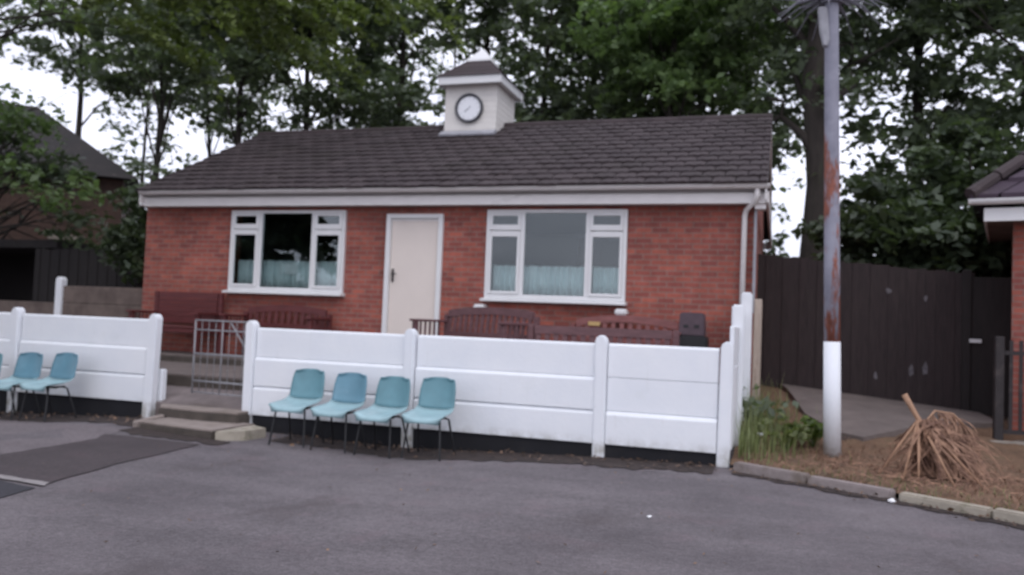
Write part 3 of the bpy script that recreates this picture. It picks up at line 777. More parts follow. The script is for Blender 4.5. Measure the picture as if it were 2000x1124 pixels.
# ------------------------------------------------------------------ benches
def bench(loc, rz, w, h, arch, mat, label, slats=True, depth=.56, back_lo=.42, arm=.62):
    t = thing('wooden_bench', loc, label, 'bench', 'wooden benches in front of the pavilion', rz)
    hw = w/2
    def P(n, f, m=mat, bev=.006):
        b = MB(); f(b); return b.build(n, m, t, bevel=bev, world=False)
    def seat(b):
        for k in range(5): b.box(-hw+.03, hw-.03, -depth+.03+k*.1, -depth+.03+k*.1+.085, .405, .43)
        b.box(-hw+.06, hw-.06, -depth+.04, -depth+.065, .33, .404)
    P('seat', seat)
    def back(b):
        n = 14
        prof = [(-hw+.05+(w-.1)*k/n, h-.1+arch*math.sin(math.pi*k/n)**.8) for k in range(n+1)]
        for k in range(n):
            (x0, a0), (x1, a1) = prof[k], prof[k+1]
            b.add([(x0, .0, a0), (x1, .0, a1), (x1, .045, a1), (x0, .045, a0), (x0, .01, a0+.1), (x1, .01, a1+.1), (x1, .055, a1+.1), (x0, .055, a0+.1)],
                  [(0,3,2,1),(4,5,6,7),(0,1,5,4),(1,2,6,5),(2,3,7,6),(3,0,4,7)])
        b.box(-hw+.05, hw-.05, -.03, .01, back_lo+.06, back_lo+.12)
        if slats:
            m = int((w-.15)/.105)
            for k in range(m):
                x = -hw+.1+(w-.2)*k/(m-1); q = (x+hw-.05)/(w-.1); top = h-.1+arch*math.sin(math.pi*max(0, min(1, q)))**.8
                b.bar((x, -.01, back_lo+.1), (x, .022, top+.01), .058, .018, up=(0, 1, 0))
        else:
            for k in range(5):
                z0 = back_lo+.1+(h-.1-back_lo-.1)*k/5; b.box(-hw+.05, hw-.05, .0, .03, z0, z0+(h-.2-back_lo)/5*.88)
    P('backrest', back, bev=0)
    for sx in (-1, 1):
        P('leg', lambda b: b.box(sx*hw-.035, sx*hw+.035, .0, .065, 0, h-.06 if arch else h))
        P('leg', lambda b: b.box(sx*hw-.035, sx*hw+.035, -depth, -depth+.065, 0, arm))
        def armr(b):
            b.box(sx*hw-.05, sx*hw+.05, -depth-.04, .0, arm+.0005, arm+.035)
            for k in range(5): b.box(sx*hw-.012, sx*hw+.012, -depth+.11+k*.08, -depth+.14+k*.08, .36, arm)
            b.box(sx*hw-.02, sx*hw+.02, -depth+.066, -.001, .32, .358)
        P('armrest', armr)
    return t
bench((-9.18, 11.38, .655), 0, 1.25, .98, 0, 'bench_red', 'dark maroon bench with a tall square back, by the pavilion left corner', slats=False)
bench((-7.35, 11.42, .655), 0, 1.5, .77, .06, 'bench_red', 'dark red bench with a low arched back under the left window')
bench((-3.72, 10.62, .655), R(-29), 1.80, .84, .05, 'bench_purple', 'dark plum bench turned askew with arched back and slatted arm before the door', arm=.66)
bench((-1.98, 9.72, .50), R(0), 1.74, .83, 0, 'bench_purple', 'low straight backed slatted bench just behind the white wall')
bp = bench((-1.98, 11.38, .655), 0, 1.5, .78, .08, 'bench_pink', 'faded red arched bench with a brass plaque under the right window')
b = MB(); b.box(-.52, -.36, -.022, -.002, .70, .755); b.build('plaque', 'brass', bp, world=False)
# bin
bn = thing('litter_bin', (-1.05, 11.0, .655), 'plum brown square litter bin on a black base near the pavilion corner', 'bin')
b = MB(); b.box(-.20, .20, -.16, .16, 0, .62); b.build('base', 'bin_black', bn, bevel=.02, seg=2, world=False)
b = MB(); b.prism([(-.165, .621), (.165, .621), (.15, .90), (.13, .915), (-.13, .915), (-.15, .90)], -.15, .15); hd = b.build('hood', 'bin', bn, bevel=.012, seg=2, world=False)
for xa in (-.10, .035):
    b = MB(); b.box(xa, xa+.065, -.156, -.151, .72, .76); b.build('slot', 'bin_black', hd, world=False)

# ------------------------------------------------------------------ lamp post
lp = thing('lamp_post', (.59, 9.73, .03), 'tall rusty grey post with white painted base and spike collar', 'post')
def LX(z): return .595-.0235*z
b = MB(); b.tube([(LX(.0), 9.73, .0), (LX(1.28), 9.73, 1.28)], [.092, .088], 20); b.build('painted_base', 'white_paint', lp, smooth=True)
b = MB(); b.tube([(LX(1.2805), 9.73, 1.2805), (LX(2.2), 9.73, 2.2), (LX(3.2), 9.73, 3.2), (LX(4.6), 9.73, 4.6), (LX(7), 9.73, 7)], [.085, .083, .080, .075, .068], 20); b.build('pole', 'rusty', lp, smooth=True)
b = MB(); b.tube([(LX(5.05), 9.73, 5.02), (LX(5.05), 9.73, 5.16)], .115, 20)
for k in range(32):
    a = 2*math.pi*k/32+.1; l = random.uniform(.42, .52); dz = random.uniform(-.30, -.05) if k % 2 else random.uniform(-.1, .12)
    x0, y0 = LX(5.1)+.1*math.cos(a), 9.73+.1*math.sin(a)
    m = (LX(5.1)+(.1+l*.55)*math.cos(a), 9.73+(.1+l*.55)*math.sin(a), 5.1+dz*.3)
    b.tube([(x0, y0, 5.1), m, (LX(5.1)+(.1+l)*math.cos(a), 9.73+(.1+l)*math.sin(a), 5.08+dz)], [.013, .010, .004], 6)
b.build('spike_collar', 'spike_steel', lp)
b = MB(); b.prism([(.33, 4.97), (.43, 4.97), (.465, 4.60), (.44, 4.52), (.40, 4.53), (.355, 4.72)], 9.64, 9.76); b.bar((.44, 9.7, 4.62), (.50, 9.73, 4.64), .05, .06); b.build('cable_box', 'flash', lp, bevel=.012, seg=2)

# ------------------------------------------------------------------ dark fence behind
fy = 13.5
df = thing('timber_fence', (1.2, fy, .3), 'tall dark stained close boarded fence behind the lamp post', 'fence')
b = MB(); x = -3.2; i_ = 0
while x < 2.56:
    zt = 2.56-.082*(x+.24)+random.uniform(-.012, .012)
    yo = .012*(i_ % 2); i_ += 1; b.box(x, x+.136, fy-.01+yo, fy+.001+yo, bz(x, fy)-.05, zt); x += .125
b.build('boards', 'dark_timber', df)
def fence_post(x):
    b = MB(); b.box(x-.05, x+.05, fy+.02, fy+.12, 0, 2.5-.082*x); b.build('post', 'dark_timber', df, bevel=.01)
for x in (-2.3, -.4, 1.4): fence_post(x)
b = MB(); b.bar((-3.2, fy+.04, .95), (2.5, fy+.04, .75), .04, .09); b.bar((-3.2, fy+.04, 2.4), (2.5, fy+.04, 1.95), .04, .09); b.build('rail', 'dark_timber', df)
b = MB(); b.box(-3.2, 2.5, fy-.03, fy+.0, -.1, .1); b.build('gravel_board', 'oldpanel', df)
for q in df.children[-1:]: bpy.data.objects.remove(q)
for (fx, fz, fw, fh) in ((1.88, .88, .045, .10), (2.06, .92, .045, .12), (1.55, 2.05, .05, .05), (2.05, 1.95, .03, .05), (1.4, .78, .03, .07)):
    b = MB(); n_ = 9; b.prism([(fx+fw*math.cos(a)*random.uniform(.5, 1.1), fz+fh*math.sin(a)*random.uniform(.5, 1.1)) for a in np.linspace(0, 2*math.pi, n_+1)[:-1]], fy-.0125, fy-.0105)
    b.build('paint_flake', 'paint_flake', df)
# side gate beside the right building
sg = thing('timber_side_gate', (2.9, fy, .25), 'black timber gate with a pale latch beside the right hand building', 'gate')
b = MB(); x = 2.64
while x < 3.3: b.box(x, x+.116, fy-.02, fy+.0, .30, 2.28); x += .116
b.build('boards', 'black_timber', sg)
b = MB(); b.box(2.53, 2.645, fy-.06, fy+.06, .0, 2.38); b.box(3.33, 3.44, fy-.06, fy+.06, .0, 2.38); b.build('post', 'black_timber', sg, bevel=.01)
b = MB(); b.box(2.62, 2.78, fy-.075, fy-.062, 1.33, 1.385); b.box(2.73, 2.78, fy-.066, fy-.02, 1.345, 1.37); b.build('latch', 'latch', sg, bevel=.006)

# ------------------------------------------------------------------ right building
rb = thing('brick_clubhouse', (2.27, 11.72, 0), 'red brick building with hipped plum tile roof at the right edge', 'building', rz=R(-13))
def rbp(n, m, f, par=None, bev=0):
    b = MB(); f(b); return b.build(n, m, par or rb, bevel=bev, world=False)
rbp('wall', 'brick', lambda b: b.box(.47, 9, .42, 8, 0, 2.98))
rbp('fascia', 'upvc', lambda b: (b.box(.15, 9.3, .07, .10, 2.86, 3.03), b.box(.15, .18, .1, 8.3, 2.86, 3.03)), bev=.006)
rbp('soffit', 'oldpanel', lambda b: (b.box(.18, 9.3, .10, .42, 2.875, 2.89), b.box(.18, .47, .42, 8.3, 2.875, 2.89)))
rbp('gutter', 'upvc', lambda b: b.prism(gutter_prof(0, 3.13, .068)+[(.058, 3.13), (-.058, 3.13)], -.02, 9.4, 'x'))
def hip(b):
    n = 16; rise = 3.7; run = 4.0
    for k in range(n):
        o0, o1 = run*k/n-.03, run*(k+1)/n
        za, zb = 3.15+rise*k/n, 3.15+rise*(k+1)/n
        x0, x1, y0, y1 = .03+o0, 9.4-o0, -.03+o0, 8.4-o0
        X0, X1, Y0, Y1 = .03+o1, 9.4-o1, -.03+o1, 8.4-o1
        m = max(4, int((x1-x0)/.33)); sh = .5/m if k % 2 else 0
        for j in range(m):
            u0, u1 = min(1, j/m+sh), min(1, (j+1)/m-.003+sh)
            l = .034+random.uniform(-.006, .012)
            b.add([(x0+(x1-x0)*u0, y0, za+l), (x0+(x1-x0)*u1, y0, za+l), (X0+(X1-X0)*u1, Y0, zb+.008), (X0+(X1-X0)*u0, Y0, zb+.008),
                   (x0+(x1-x0)*u0, y0+.01, za-.02), (x0+(x1-x0)*u1, y0+.01, za-.02)], [(0, 1, 2, 3), (4, 5, 1, 0)])
            b.add([(x0, y0+(y1-y0)*u0, za+l), (x0, y0+(y1-y0)*u1, za+l), (X0, Y0+(Y1-Y0)*u1, zb+.008), (X0, Y0+(Y1-Y0)*u0, zb+.008),
                   (x0+.01, y0+(y1-y0)*u0, za-.02), (x0+.01, y0+(y1-y0)*u1, za-.02)], [(3, 2, 1, 0), (0, 1, 5, 4)])
    b.add([(.06, .0, 3.13), (9.3, .0, 3.13), (9.3, 8.3, 3.13), (.06, 8.3, 3.13), (4.1, 4.1, 6.8), (5.3, 4.1, 6.8)], [(0, 1, 5, 4), (3, 0, 4), (1, 2, 5), (2, 3, 4, 5)])
rr = rbp('roof', 'tile_plum', hip)
def hips(b):
    p0, p1 = Vector((.0, -.05, 3.19)), Vector((4.03, 3.97, 6.87))
    for k in range(14): b.tube([p0.lerp(p1, k/14), p0.lerp(p1, (k+.96)/14)], [.085, .072], 8)
rbp('hip_tiles', 'tile', hips, rr)
# railing at its corner
rl = thing('iron_railing', (3.0, 11.5, .1), 'dark iron railing panel on a concrete base beside the right building', 'railing')
b = MB(); b.box(2.45, 4.6, 11.35, 11.65, -.05, .17); b.build('base', 'concrete', rl, bevel=.012)
b = MB(); b.box(2.52, 2.62, 11.45, 11.55, .171, 1.42); b.build('post', 'iron', rl, bevel=.008)
b = MB(); b.box(2.62, 4.5, 11.485, 11.515, 1.20, 1.25); b.box(2.62, 4.5, 11.485, 11.515, .25, .30); b.build('rail', 'iron', rl)
b = MB()
for k in range(17): b.box(2.68+k*.105, 2.72+k*.105, 11.49, 11.51, .30, 1.38)
b.build('bars', 'iron', rl)

# ------------------------------------------------------------------ left background
nh = thing('neighbouring_house', (-17.3, 19.1, 0), 'brown brick house, walls darkened to paint in shade, with hipped roof half hidden by trees on the left', 'building', rz=R(40))
b = MB(); b.box(-8.8, -.4, .4, 9.2, 0, 5.03); b.build('wall', 'brick_old', nh, world=False)
b = MB(); b.add([(-9.2, 0, 4.98), (0, 0, 4.98), (0, 9.5, 4.98), (-9.2, 9.5, 4.98), (-5.8, 4.7, 7.68), (-3.25, 4.7, 7.68)],
      [(0, 1, 5, 4), (1, 2, 5), (2, 3, 4, 5), (3, 0, 4), (3, 2, 1, 0)]); b.build('roof', 'tile_dark', nh, world=False)
b = MB(); b.box(-2.2, -1.3, .32, .398, 3.15, 3.29); b.build('window_sill', 'concrete', nh, bevel=.01, world=False)
gr = thing('car_port', (-15.5, 14.2, 0), 'dark open lean-to with a grey post at the far left', 'shelter')
b = MB(); b.box(-19.5, -14.6, 13.9, 16.2, 2.55, 2.72); b.build('roof', 'black_timber', gr)
b = MB(); b.box(-19.5, -14.7, 16.0, 16.1, 0, 2.54); b.box(-19.5, -19.4, 14, 15.99, 0, 2.54); b.build('back_wall', 'black_timber', gr)
b = MB(); b.box(-15.06, -14.94, 13.92, 14.04, 0, 2.54); b.build('post', weathered('grey_post', (.13, .125, .11), .2, 5, .8, .2), gr, bevel=.01)
lf = thing('dark_boundary_fence', (-13.2, 13.6, 0), 'near black timber boundary fence between the neighbouring house and pavilion', 'fence')
b = MB(); x = -14.85; i_ = 0
while x < -10.6: b.box(x, x+.136, 13.6+.012*(i_ % 2), 13.611+.012*(i_ % 2), 0, 2.5+random.uniform(-.02, .02)); x += .125; i_ += 1
b.build('boards', 'black_timber', lf)
cf = thing('bare_concrete_fence', (-11.5, 12, 0), 'unpainted brown grey concrete panel fence beside the pavilion left corner', 'fence')
for k in range(5):
    b = MB(); b.box(-12.38, -10.32, 11.98, 12.03+.003*(k % 2), .15+k*.31, .455+k*.31); b.build('board', 'oldpanel', cf, bevel=.008)
b = MB(); post(b, -12.45, 12.0, 0, 1.86, .14); b.build('post', 'white_paint', cf, bevel=.012)
b = MB(); b.box(-10.33, -10.29, 11.86, 11.97, 0, 1.82); b.build('post', 'oldpanel', cf, bevel=.01)
for k in range(4):
    b = MB(); b.box(-16.5, -12.53, 11.98, 12.03+.003*(k % 2), .15+k*.31, .455+k*.31); b.build('board', 'oldpanel', cf, bevel=.008)

# ------------------------------------------------------------------ vegetation
def leaf_cloud(sprays, per, size, spread, tilt=.8, seed=0):
    """sprays: (centre, direction, length, width, thickness); returns verts/quads of leaf-sized faces"""
    r = np.random.default_rng(seed); V = []
    for (c, dr, Ln, Wd, Th) in sprays:
        n = max(4, int(per*r.uniform(.7, 1.3)))
        dr = np.array(dr); dr = dr/np.linalg.norm(dr)
        side = np.cross(dr, [0, 0, 1.]); side = side/(np.linalg.norm(side)+1e-6); nn = np.cross(side, dr)
        t = r.random(n); s = r.normal(0, .45, n)*(1-.55*t); k = r.normal(0, .5, n)
        P = np.array(c) + dr*(t*Ln)[:, None] + side*(s*Wd)[:, None] + nn*(k*Th)[:, None]
        P[:, 2] -= .25*Ln*t*t
        nrm = np.stack([r.normal(0, tilt, n), r.normal(0, tilt, n), np.ones(n)], 1); nrm /= np.linalg.norm(nrm, axis=1)[:, None]
        ax = np.cross(nrm, r.normal(0, 1, (n, 3))); ax /= np.linalg.norm(ax, axis=1)[:, None]
        bx_ = np.cross(nrm, ax)
        sz = size*r.uniform(.45, 1.55, n)
        a = ax*(sz*.62)[:, None]; q = bx_*(sz*.36)[:, None]; fold = nrm*(sz*.1)[:, None]
        V.append(np.stack([P-a, P+q+fold, P+a, P-q+fold], 1))
    V = np.concatenate(V).reshape(-1, 3); n = len(V)//4
    return V, np.arange(n*4).reshape(n, 4)

def tree(name, x, y, h, tr, blobs, nspray, per, label, mat='leaf', size=.2, lean=(0, 0), seed=1, spray=(.75, .6, .14), group='trees behind the pavilion', droop=.0, base=0, limbs=14, limb_w=None):
    r = np.random.default_rng(seed)
    t = thing(name, (x, y, base), label, 'tree', group)
    b = MB(); pts = []; rad = []
    for k in range(7):
        f = k/6; pts.append((x+lean[0]*f+r.normal(0, .08)*(k > 0), y+lean[1]*f+r.normal(0, .08)*(k > 0), base-.1+h*.92*f)); rad.append(tr*(1-.82*f)*(1.35 if k == 0 else 1))
    b.tube(pts, rad, 10)
    sp = []; tot = sum(a[3]*a[4]*a[5] for a in blobs)
    cents = []
    for bl in blobs:
        ox, oy, oz, rx, ry, rz = bl[:6]; n = max(3, int(nspray*(1.9 if spray[0] < .8 else 1)*rx*ry*rz/tot*(bl[6] if len(bl) > 6 else 1)))
        for i in range(n):
            v = r.normal(0, 1, 3); v /= np.linalg.norm(v); q = r.random()**.42
            c = np.array([x+ox+v[0]*rx*q, y+oy+v[1]*ry*q, base+oz+v[2]*rz*q])
            out = np.array([c[0]-x, c[1]-y, 0]); L_ = np.linalg.norm(out)+1e-3
            dr = out/L_ + r.normal(0, .45, 3); dr[2] = r.normal(.05-droop, .28)
            k = r.uniform(.7, 1.35)
            sp.append((c-.4*spray[0]*dr/np.linalg.norm(dr), dr, spray[0]*k, spray[1]*k, spray[2]*k)); cents.append(c)
    # limbs: from the trunk to sprays
    idx = r.permutation(len(cents))[:limbs]
    for i in idx:
        c = cents[i]; f = min(.95, max(.15, (c[2]-base-r.uniform(.6, 2.2))/(h*.92)))
        k = f*6; i0 = int(k); p0 = np.array(pts[i0])*(1-(k-i0))+np.array(pts[min(6, i0+1)])*(k-i0)
        D = np.linalg.norm(c-p0)
        def jit(q): return p0+(c-p0)*q+np.array([r.normal(0, .07)*D, r.normal(0, .07)*D, .14*D*math.sin(q*3.1)+r.normal(0, .04)*D])
        m1, m2, m3 = jit(.3), jit(.55), jit(.8)
        rr_ = limb_w or max(.025, tr*(1-.8*f)*.42)
        b.tube([tuple(p0), tuple(m1), tuple(m2), tuple(m3), tuple(c)], [rr_, rr_*.7, rr_*.5, rr_*.32, rr_*.15], 6)
        if D > 1.2:
            for _ in range(2):
                e = m2+(c-m2)*r.uniform(.2, .9)+r.normal(0, .3, 3); b.tube([tuple(m2), tuple((m2+e)/2+r.normal(0, .06, 3)), tuple(e)], [rr_*.4, rr_*.28, rr_*.12], 5)
    off = Vector(t.location)
    b.build('trunk', 'bark', t, smooth=True)
    V, Q = leaf_cloud(sp, per*(.51 if spray[0] < .8 else 1), size*(.92 if spray[0] < .8 else 1), None, seed=seed+100)
    V = V-np.array(off)
    np_mesh('crown', V, Q, mat, t)
    return t

def ball(zc, rx, rz, dx=0, dy=0, k=1): return (dx, dy, zc, rx, rx*.85, rz, k)
TR = 'deciduous_tree'
tree(TR, -13.2, 21.0, 14, .16, [ball(10.4, 2.8, 2.2), ball(7.6, 2.1, 1.1, 1.2, 0, 1.05)], 105, 70, 'leafy tree behind the left end of the pavilion roof', seed=11, size=.2)
tree(TR, -10.9, 22.4, 14, .2, [ball(10.6, 2.5, 2.2), ball(7.4, 2.0, 1.5, -.4, 0, 1.0)], 100, 64, 'dark tree whose trunk shows left of the clock turret', seed=12, size=.19)
tree(TR, -8.6, 23.5, 15, .16, [ball(11.4, 2.3, 2.2), ball(7.8, 2.0, 1.6, .4, 0, 1.0)], 90, 58, 'thin crowned tree directly behind the clock turret', seed=13, size=.18)
tree(TR, -6.6, 22.8, 14, .15, [ball(10.6, 2.4, 2.0), ball(7.4, 2.1, 1.7, .3, 0, 1.0)], 95, 64, 'tree just right of the clock turret with dense dark leaves', seed=14, size=.19)
tree(TR, -5.5, 24.5, 14, .13, [ball(10.6, 2.2, 2.0), ball(7.6, 1.8, 1.6, 0, 0, .95)], 80, 60, 'slender dark stem second right of the clock turret', seed=114, size=.19)
tree(TR, -4.4, 22, 13, .14, [ball(9.8, 2.2, 1.7), ball(7.0, 1.8, 1.4, .3, 0, .95)], 90, 62, 'slim trunked tree behind the middle right of the roof ridge', seed=15, size=.19)
tree(TR, -2.6, 20.6, 12, .13, [ball(8.9, 2.5, 1.3), ball(7.3, 2.0, .8, .3, 0, 1.05)], 110, 84, 'brighter green tree above the right part of the roof', 'leaf_bright', seed=16, size=.18)
tree(TR, -3.2, 24.0, 13, .13, [ball(9.6, 2.0, 1.8), ball(6.9, 1.8, 1.4, 0, 0, .95)], 80, 60, 'thin stemmed tree half hidden behind the brighter green tree', seed=116, size=.19)
tree(TR, -.9, 23.4, 13, .17, [ball(9.6, 2.3, 2.0), ball(6.8, 1.7, 1.2, 0, 0, 1.0)], 90, 64, 'dark tree above the right end of the pavilion ridge', seed=17, size=.19)
tree(TR, .62, 18.4, 15, .40, [ball(9.2, 2.6, 2.2, .2, .8), ball(6.6, 1.7, .9, -.5, .4, .8), (-.75, -.1, 5.1, .5, .5, .75, 1.0), (-.9, 0, 3.2, .35, .3, .3, .9), (.6, .3, 5.2, .8, .5, 1.0, .7)], 120, 70, 'big tree with thick dark trunk just left of the lamp post', seed=18, size=.16, limbs=16)
tree(TR, 2.9, 21, 13, .2, [ball(9.0, 2.5, 2.2), ball(6.3, 2.3, 1.4, .2, 0, .8), ball(4.6, 1.6, .8, -.5, 0, .7)], 125, 72, 'tree beyond the dark fence right of the lamp post', seed=19, size=.18)
tree(TR, 5.2, 20, 13, .22, [ball(8.6, 2.6, 2.6), ball(5.4, 2.1, 1.8, -.6)], 120, 76, 'tree rising behind the right hand building', seed=20, size=.18)
tree(TR, 7.8, 22, 13, .22, [ball(9.0, 2.8, 2.8), ball(6, 2.2, 1.8)], 110, 72, 'tree at the far right edge behind the tile roof', seed=21, size=.19)
# left side
tree(TR, -16.2, 20.5, 13, .10, [ball(9.8, 2.4, 1.8), ball(7.6, 1.7, .9, .6, 0, 1.0), ball(6.3, .8, .5, .9, 0, .8)], 85, 60, 'slender tree with bare stem in the gap left of the pavilion', seed=22, size=.18)
tree(TR, -25.2, 24.5, 15, .2, [ball(12.0, 3.4, 2.2), ball(10.2, 2.0, .9, 1.5, 0, 1.0)], 105, 60, 'tree with a forked bare limb behind the neighbouring roof', seed=23, size=.2)
tree(TR, -20.5, 23.5, 15, .15, [ball(11.9, 3.0, 2.0), ball(9.7, 1.8, .9, .6, 0, 1.0)], 95, 60, 'tall tree above the neighbouring roof ridge', seed=24, size=.2)
tree('feathery_conifer', -15.2, 11.2, 12.5, .3, [(1.9, 1.8, 8.5, 2.3, 1.6, 1.0, .75), (4.0, 2.6, 8.0, 2.1, 1.4, .95, 1.5), (5.9, 3.2, 7.4, 1.7, 1.1, .8, 1.7), (7.4, 3.6, 8.4, 1.6, 1.1, .8, 1.4), (3.2, 2.2, 7.2, 1.6, 1.1, .5, .8), (.2, -.6, 9.6, 2.6, 2.2, 1.4, .3), (-1.5, 0, 7.4, 2.2, 2.0, 1.3, .7), (3.6, 1.6, 9.8, 2.6, 1.8, .9, .9)], 230, 105, 'large spreading tree with drooping feathery olive branches at upper left', 'leaf_olive', size=.12, seed=25, spray=(1.6, .36, .07), droop=.34, limbs=26, limb_w=.03, group='trees beside the neighbouring house')
tree(TR, -14.6, 20.0, 13, .16, [ball(10.2, 2.5, 2.0), ball(8.2, 2.0, 1.0, 1.0, 0, 1.05), ball(6.6, 1.2, .7, .6, 0, .8)], 95, 66, 'tree behind the left gable of the pavilion', seed=125, size=.19)
tree(TR, -12.85, 14.6, 8.6, .08, [ball(6.6, 1.3, .8, -.2), ball(4.3, .6, .6, .2, 0, .8)], 36, 50, 'thin young tree with a straight stem beside the pavilion left corner', seed=26, size=.14, limbs=12, spray=(.8, .6, .12))
tree('overhanging_tree', -16.4, 13.2, 9.6, .14, [(.2, 0, 5.3, 2.2, 1.3, .7), (.4, 0, 7.9, 2.2, 1.5, .8, .2), (2.5, -.2, 3.9, 1.1, .9, .6), (-1.5, 0, 4.5, 1.6, 1.2, .7)], 66, 74, 'leafy tree hanging across the neighbouring house front', 'leaf_bright', size=.14, seed=27, limbs=22, group='trees beside the neighbouring house')
tree('overhanging_tree', -11.5, 13.0, 4.6, .06, [(.1, 0, 2.6, .75, .6, .7), (-.1, 0, 3.5, .45, .45, .35)], 45, 90, 'dark shrubby tree against the pavilion left corner', 'leaf_dark', size=.12, seed=28, limbs=10, spray=(.5, .4, .1), group='trees beside the neighbouring house')
for k, x in enumerate((-25.5, -20.8, -14.4, -11.6, -9.0, -6.4, -3.6, -1.0)):
    tree('distant_tree', x, 28.5+1.2*math.sin(k*2.1), 13.5, .14, [ball(10.8, 2.4, 2.3), ball(7.6, 2.1, 1.6, .3*math.sin(k), 0, 1.1)] + ([ball(5.9, 1.5, .7, .4, 0, 1.1)] if x > -12 else []), 80, 22 if x < -12 else 17, 'pale stemmed tree in the farther row behind the trees at the pavilion roof', seed=200+k, size=.22, limbs=10, group='farther row of trees')
tree('overhanging_tree', -18.4, 14.6, 8.2, .15, [(.2, 0, 5.0, 2.2, 1.2, .8, .55), (2.4, -.2, 4.4, 1.4, 1.0, .6, .7), (3.9, -.6, 3.3, .8, .7, .6, .9), (.2, -.3, 3.6, 1.6, .9, .5, .5)], 62, 70, 'dark low branched tree shading the neighbouring house wall', 'leaf_dark', size=.15, seed=127, limbs=22, group='trees beside the neighbouring house')
# unseen tree added out of frame: shades left end, mirrored in left window
tree(TR, -14.2, 3.8, 10, .3, [ball(6.4, 4.3, 3.0), ball(3.2, 3.4, 1.8, -.4), ball(4.2, 2.4, 2.2, -.4, 0, 1.5)], 260, 150, 'unseen dark tree added for shade, mirrored in the left window', 'leaf_dark', seed=31, size=.26, group='unseen added trees')
# hedge mass right
def shrub(name, x, y, z, rx, ry, rz, n, per, label, mat, size, seed, base=.2, cat='shrub', group=None):
    r = np.random.default_rng(seed); t = thing(name, (x, y, base), label, cat, group)
    sp = []
    for i in range(n):
        v = r.normal(0, 1, 3); v /= np.linalg.norm(v); q = r.random()**.4
        c = np.array([v[0]*rx*q, v[1]*ry*q, z-base+v[2]*rz*q]); sp.append((c, (v[0], v[1], r.normal(.15, .3)), .7, .55, .16))
    V, Q = leaf_cloud(sp, per, size, None, seed=seed+5); np_mesh('foliage', V, Q, mat, t)
    b = MB()
    for i in range(6):
        c = sp[int(r.integers(n))][0]; b.tube([(r.normal(0, .1), r.normal(0, .1), 0), (c[0]*.5, c[1]*.5, c[2]*.6), tuple(c)], [.05, .035, .01], 6)
    b.build('stems', 'bark', t, world=False)
    return t
shrub('overgrown_shrub', 2.3, 15.2, 2.9, 1.1, .9, 1.2, 80, 80, 'dark overgrown shrub above the fence right of the lamp post', 'leaf_dark', .15, 41, group='shrubs beyond the dark fence')
shrub('overgrown_shrub', 3.3, 15.6, 3.4, 1.0, .9, 1.5, 80, 80, 'tall dark shrub above the fence beside the right building', 'leaf_dark', .15, 42, group='shrubs beyond the dark fence')
shrub('overgrown_shrub', 1.35, 15.6, 2.6, .6, .7, .9, 45, 70, 'low shrub peeping over the fence beside the lamp post', 'leaf', .13, 43, group='shrubs beyond the dark fence')
shrub('background_bush', -9.5, 24, 4.0, 2.6, 1.4, 2.0, 80, 70, 'dark bush showing low behind the roof left of the turret', 'leaf_dark', .2, 51, base=0)

# long grass and weeds at the wall foot
def blades(n, area, hr, wid, seed, lean=.35):
    r = np.random.default_rng(seed); V = []
    for i in range(n):
        x, y = area(r); z = bz(x, y)-.01; h = r.uniform(*hr); a = r.uniform(0, 2*math.pi); l = h*r.uniform(.05, lean)
        dx, dy = math.cos(a)*l, math.sin(a)*l; p = a+math.pi/2; wx, wy = math.cos(p)*wid, math.sin(p)*wid
        prev = [(x-wx, y-wy, z), (x+wx, y+wy, z)]
        for t in (.4, .75, 1):
            c = (x+dx*t*t, y+dy*t*t, z+h*t*(1-.18*t)); s_ = (1-t*.92)
            cur = [(c[0]-wx*s_, c[1]-wy*s_, c[2]), (c[0]+wx*s_, c[1]+wy*s_, c[2])]
            V += [prev[0], prev[1], cur[1], cur[0]]; prev = cur
    V = np.array(V); return V, np.arange(len(V)).reshape(-1, 4)
def ar1(r):
    y = r.uniform(8.75, 11.6); return (-.36+abs(r.normal(0, .28))*(1 if y < 10.3 else .8), y)
V, Q = blades(420, ar1, (.18, .72), .006, 61); np_mesh('long_grass', V, Q, 'grass')['kind'] = 'stuff'
def ar2(r):
    x = r.uniform(-.3, 3.2); return (x, kerb_y(x)+.1+abs(r.normal(0, .5)))
V, Q = blades(500, ar2, (.03, .14), .004, 62, .9); np_mesh('short_grass', V, Q, 'grass')['kind'] = 'stuff'
def ar3(r):
    x = r.uniform(-.3, 3.4); return (x, kerb_y(x)+.1+r.random()*3.0)
V, Q = blades(4200, ar3, (.02, .11), .006, 63, 3.4); np_mesh('dry_straw', V, Q, 'straw')['kind'] = 'stuff'
def leafy(loc, h, n, label, seed, mat='weed'):
    r = np.random.default_rng(seed); t = thing('weed_plant', loc, label, 'plant', 'weeds at the wall foot'); sp = []
    b = MB()
    for i in range(7):
        a = r.uniform(0, 6.28); tip = np.array([math.cos(a)*h*.45, math.sin(a)*h*.45, h*r.uniform(.6, 1)]); b.tube([(0, 0, -.02), tuple(tip*.55), tuple(tip)], [.008, .006, .003], 5)
        for f in (.5, .8): sp.append((tip*f, (tip[0], tip[1], .1), h*.5, h*.35, .05))
    b.build('stem', 'weed', t, world=False); V, Q = leaf_cloud(sp, n, .085, None, seed=seed); np_mesh('leaves', V, Q, mat, t)
leafy((.42, 10.2, bz(.42, 10.2)), .34, 16, 'yellow green broad leaved weed left of the lamp post foot', 71)
leafy((-.18, 10.7, bz(-.2, 10.7)), .6, 8, 'tall dark green weed against the white side wall', 72, 'leaf')
leafy((.12, 9.7, bz(.1, 9.7)), .4, 8, 'grey green weed among long grass between wall and post', 73, 'grass')

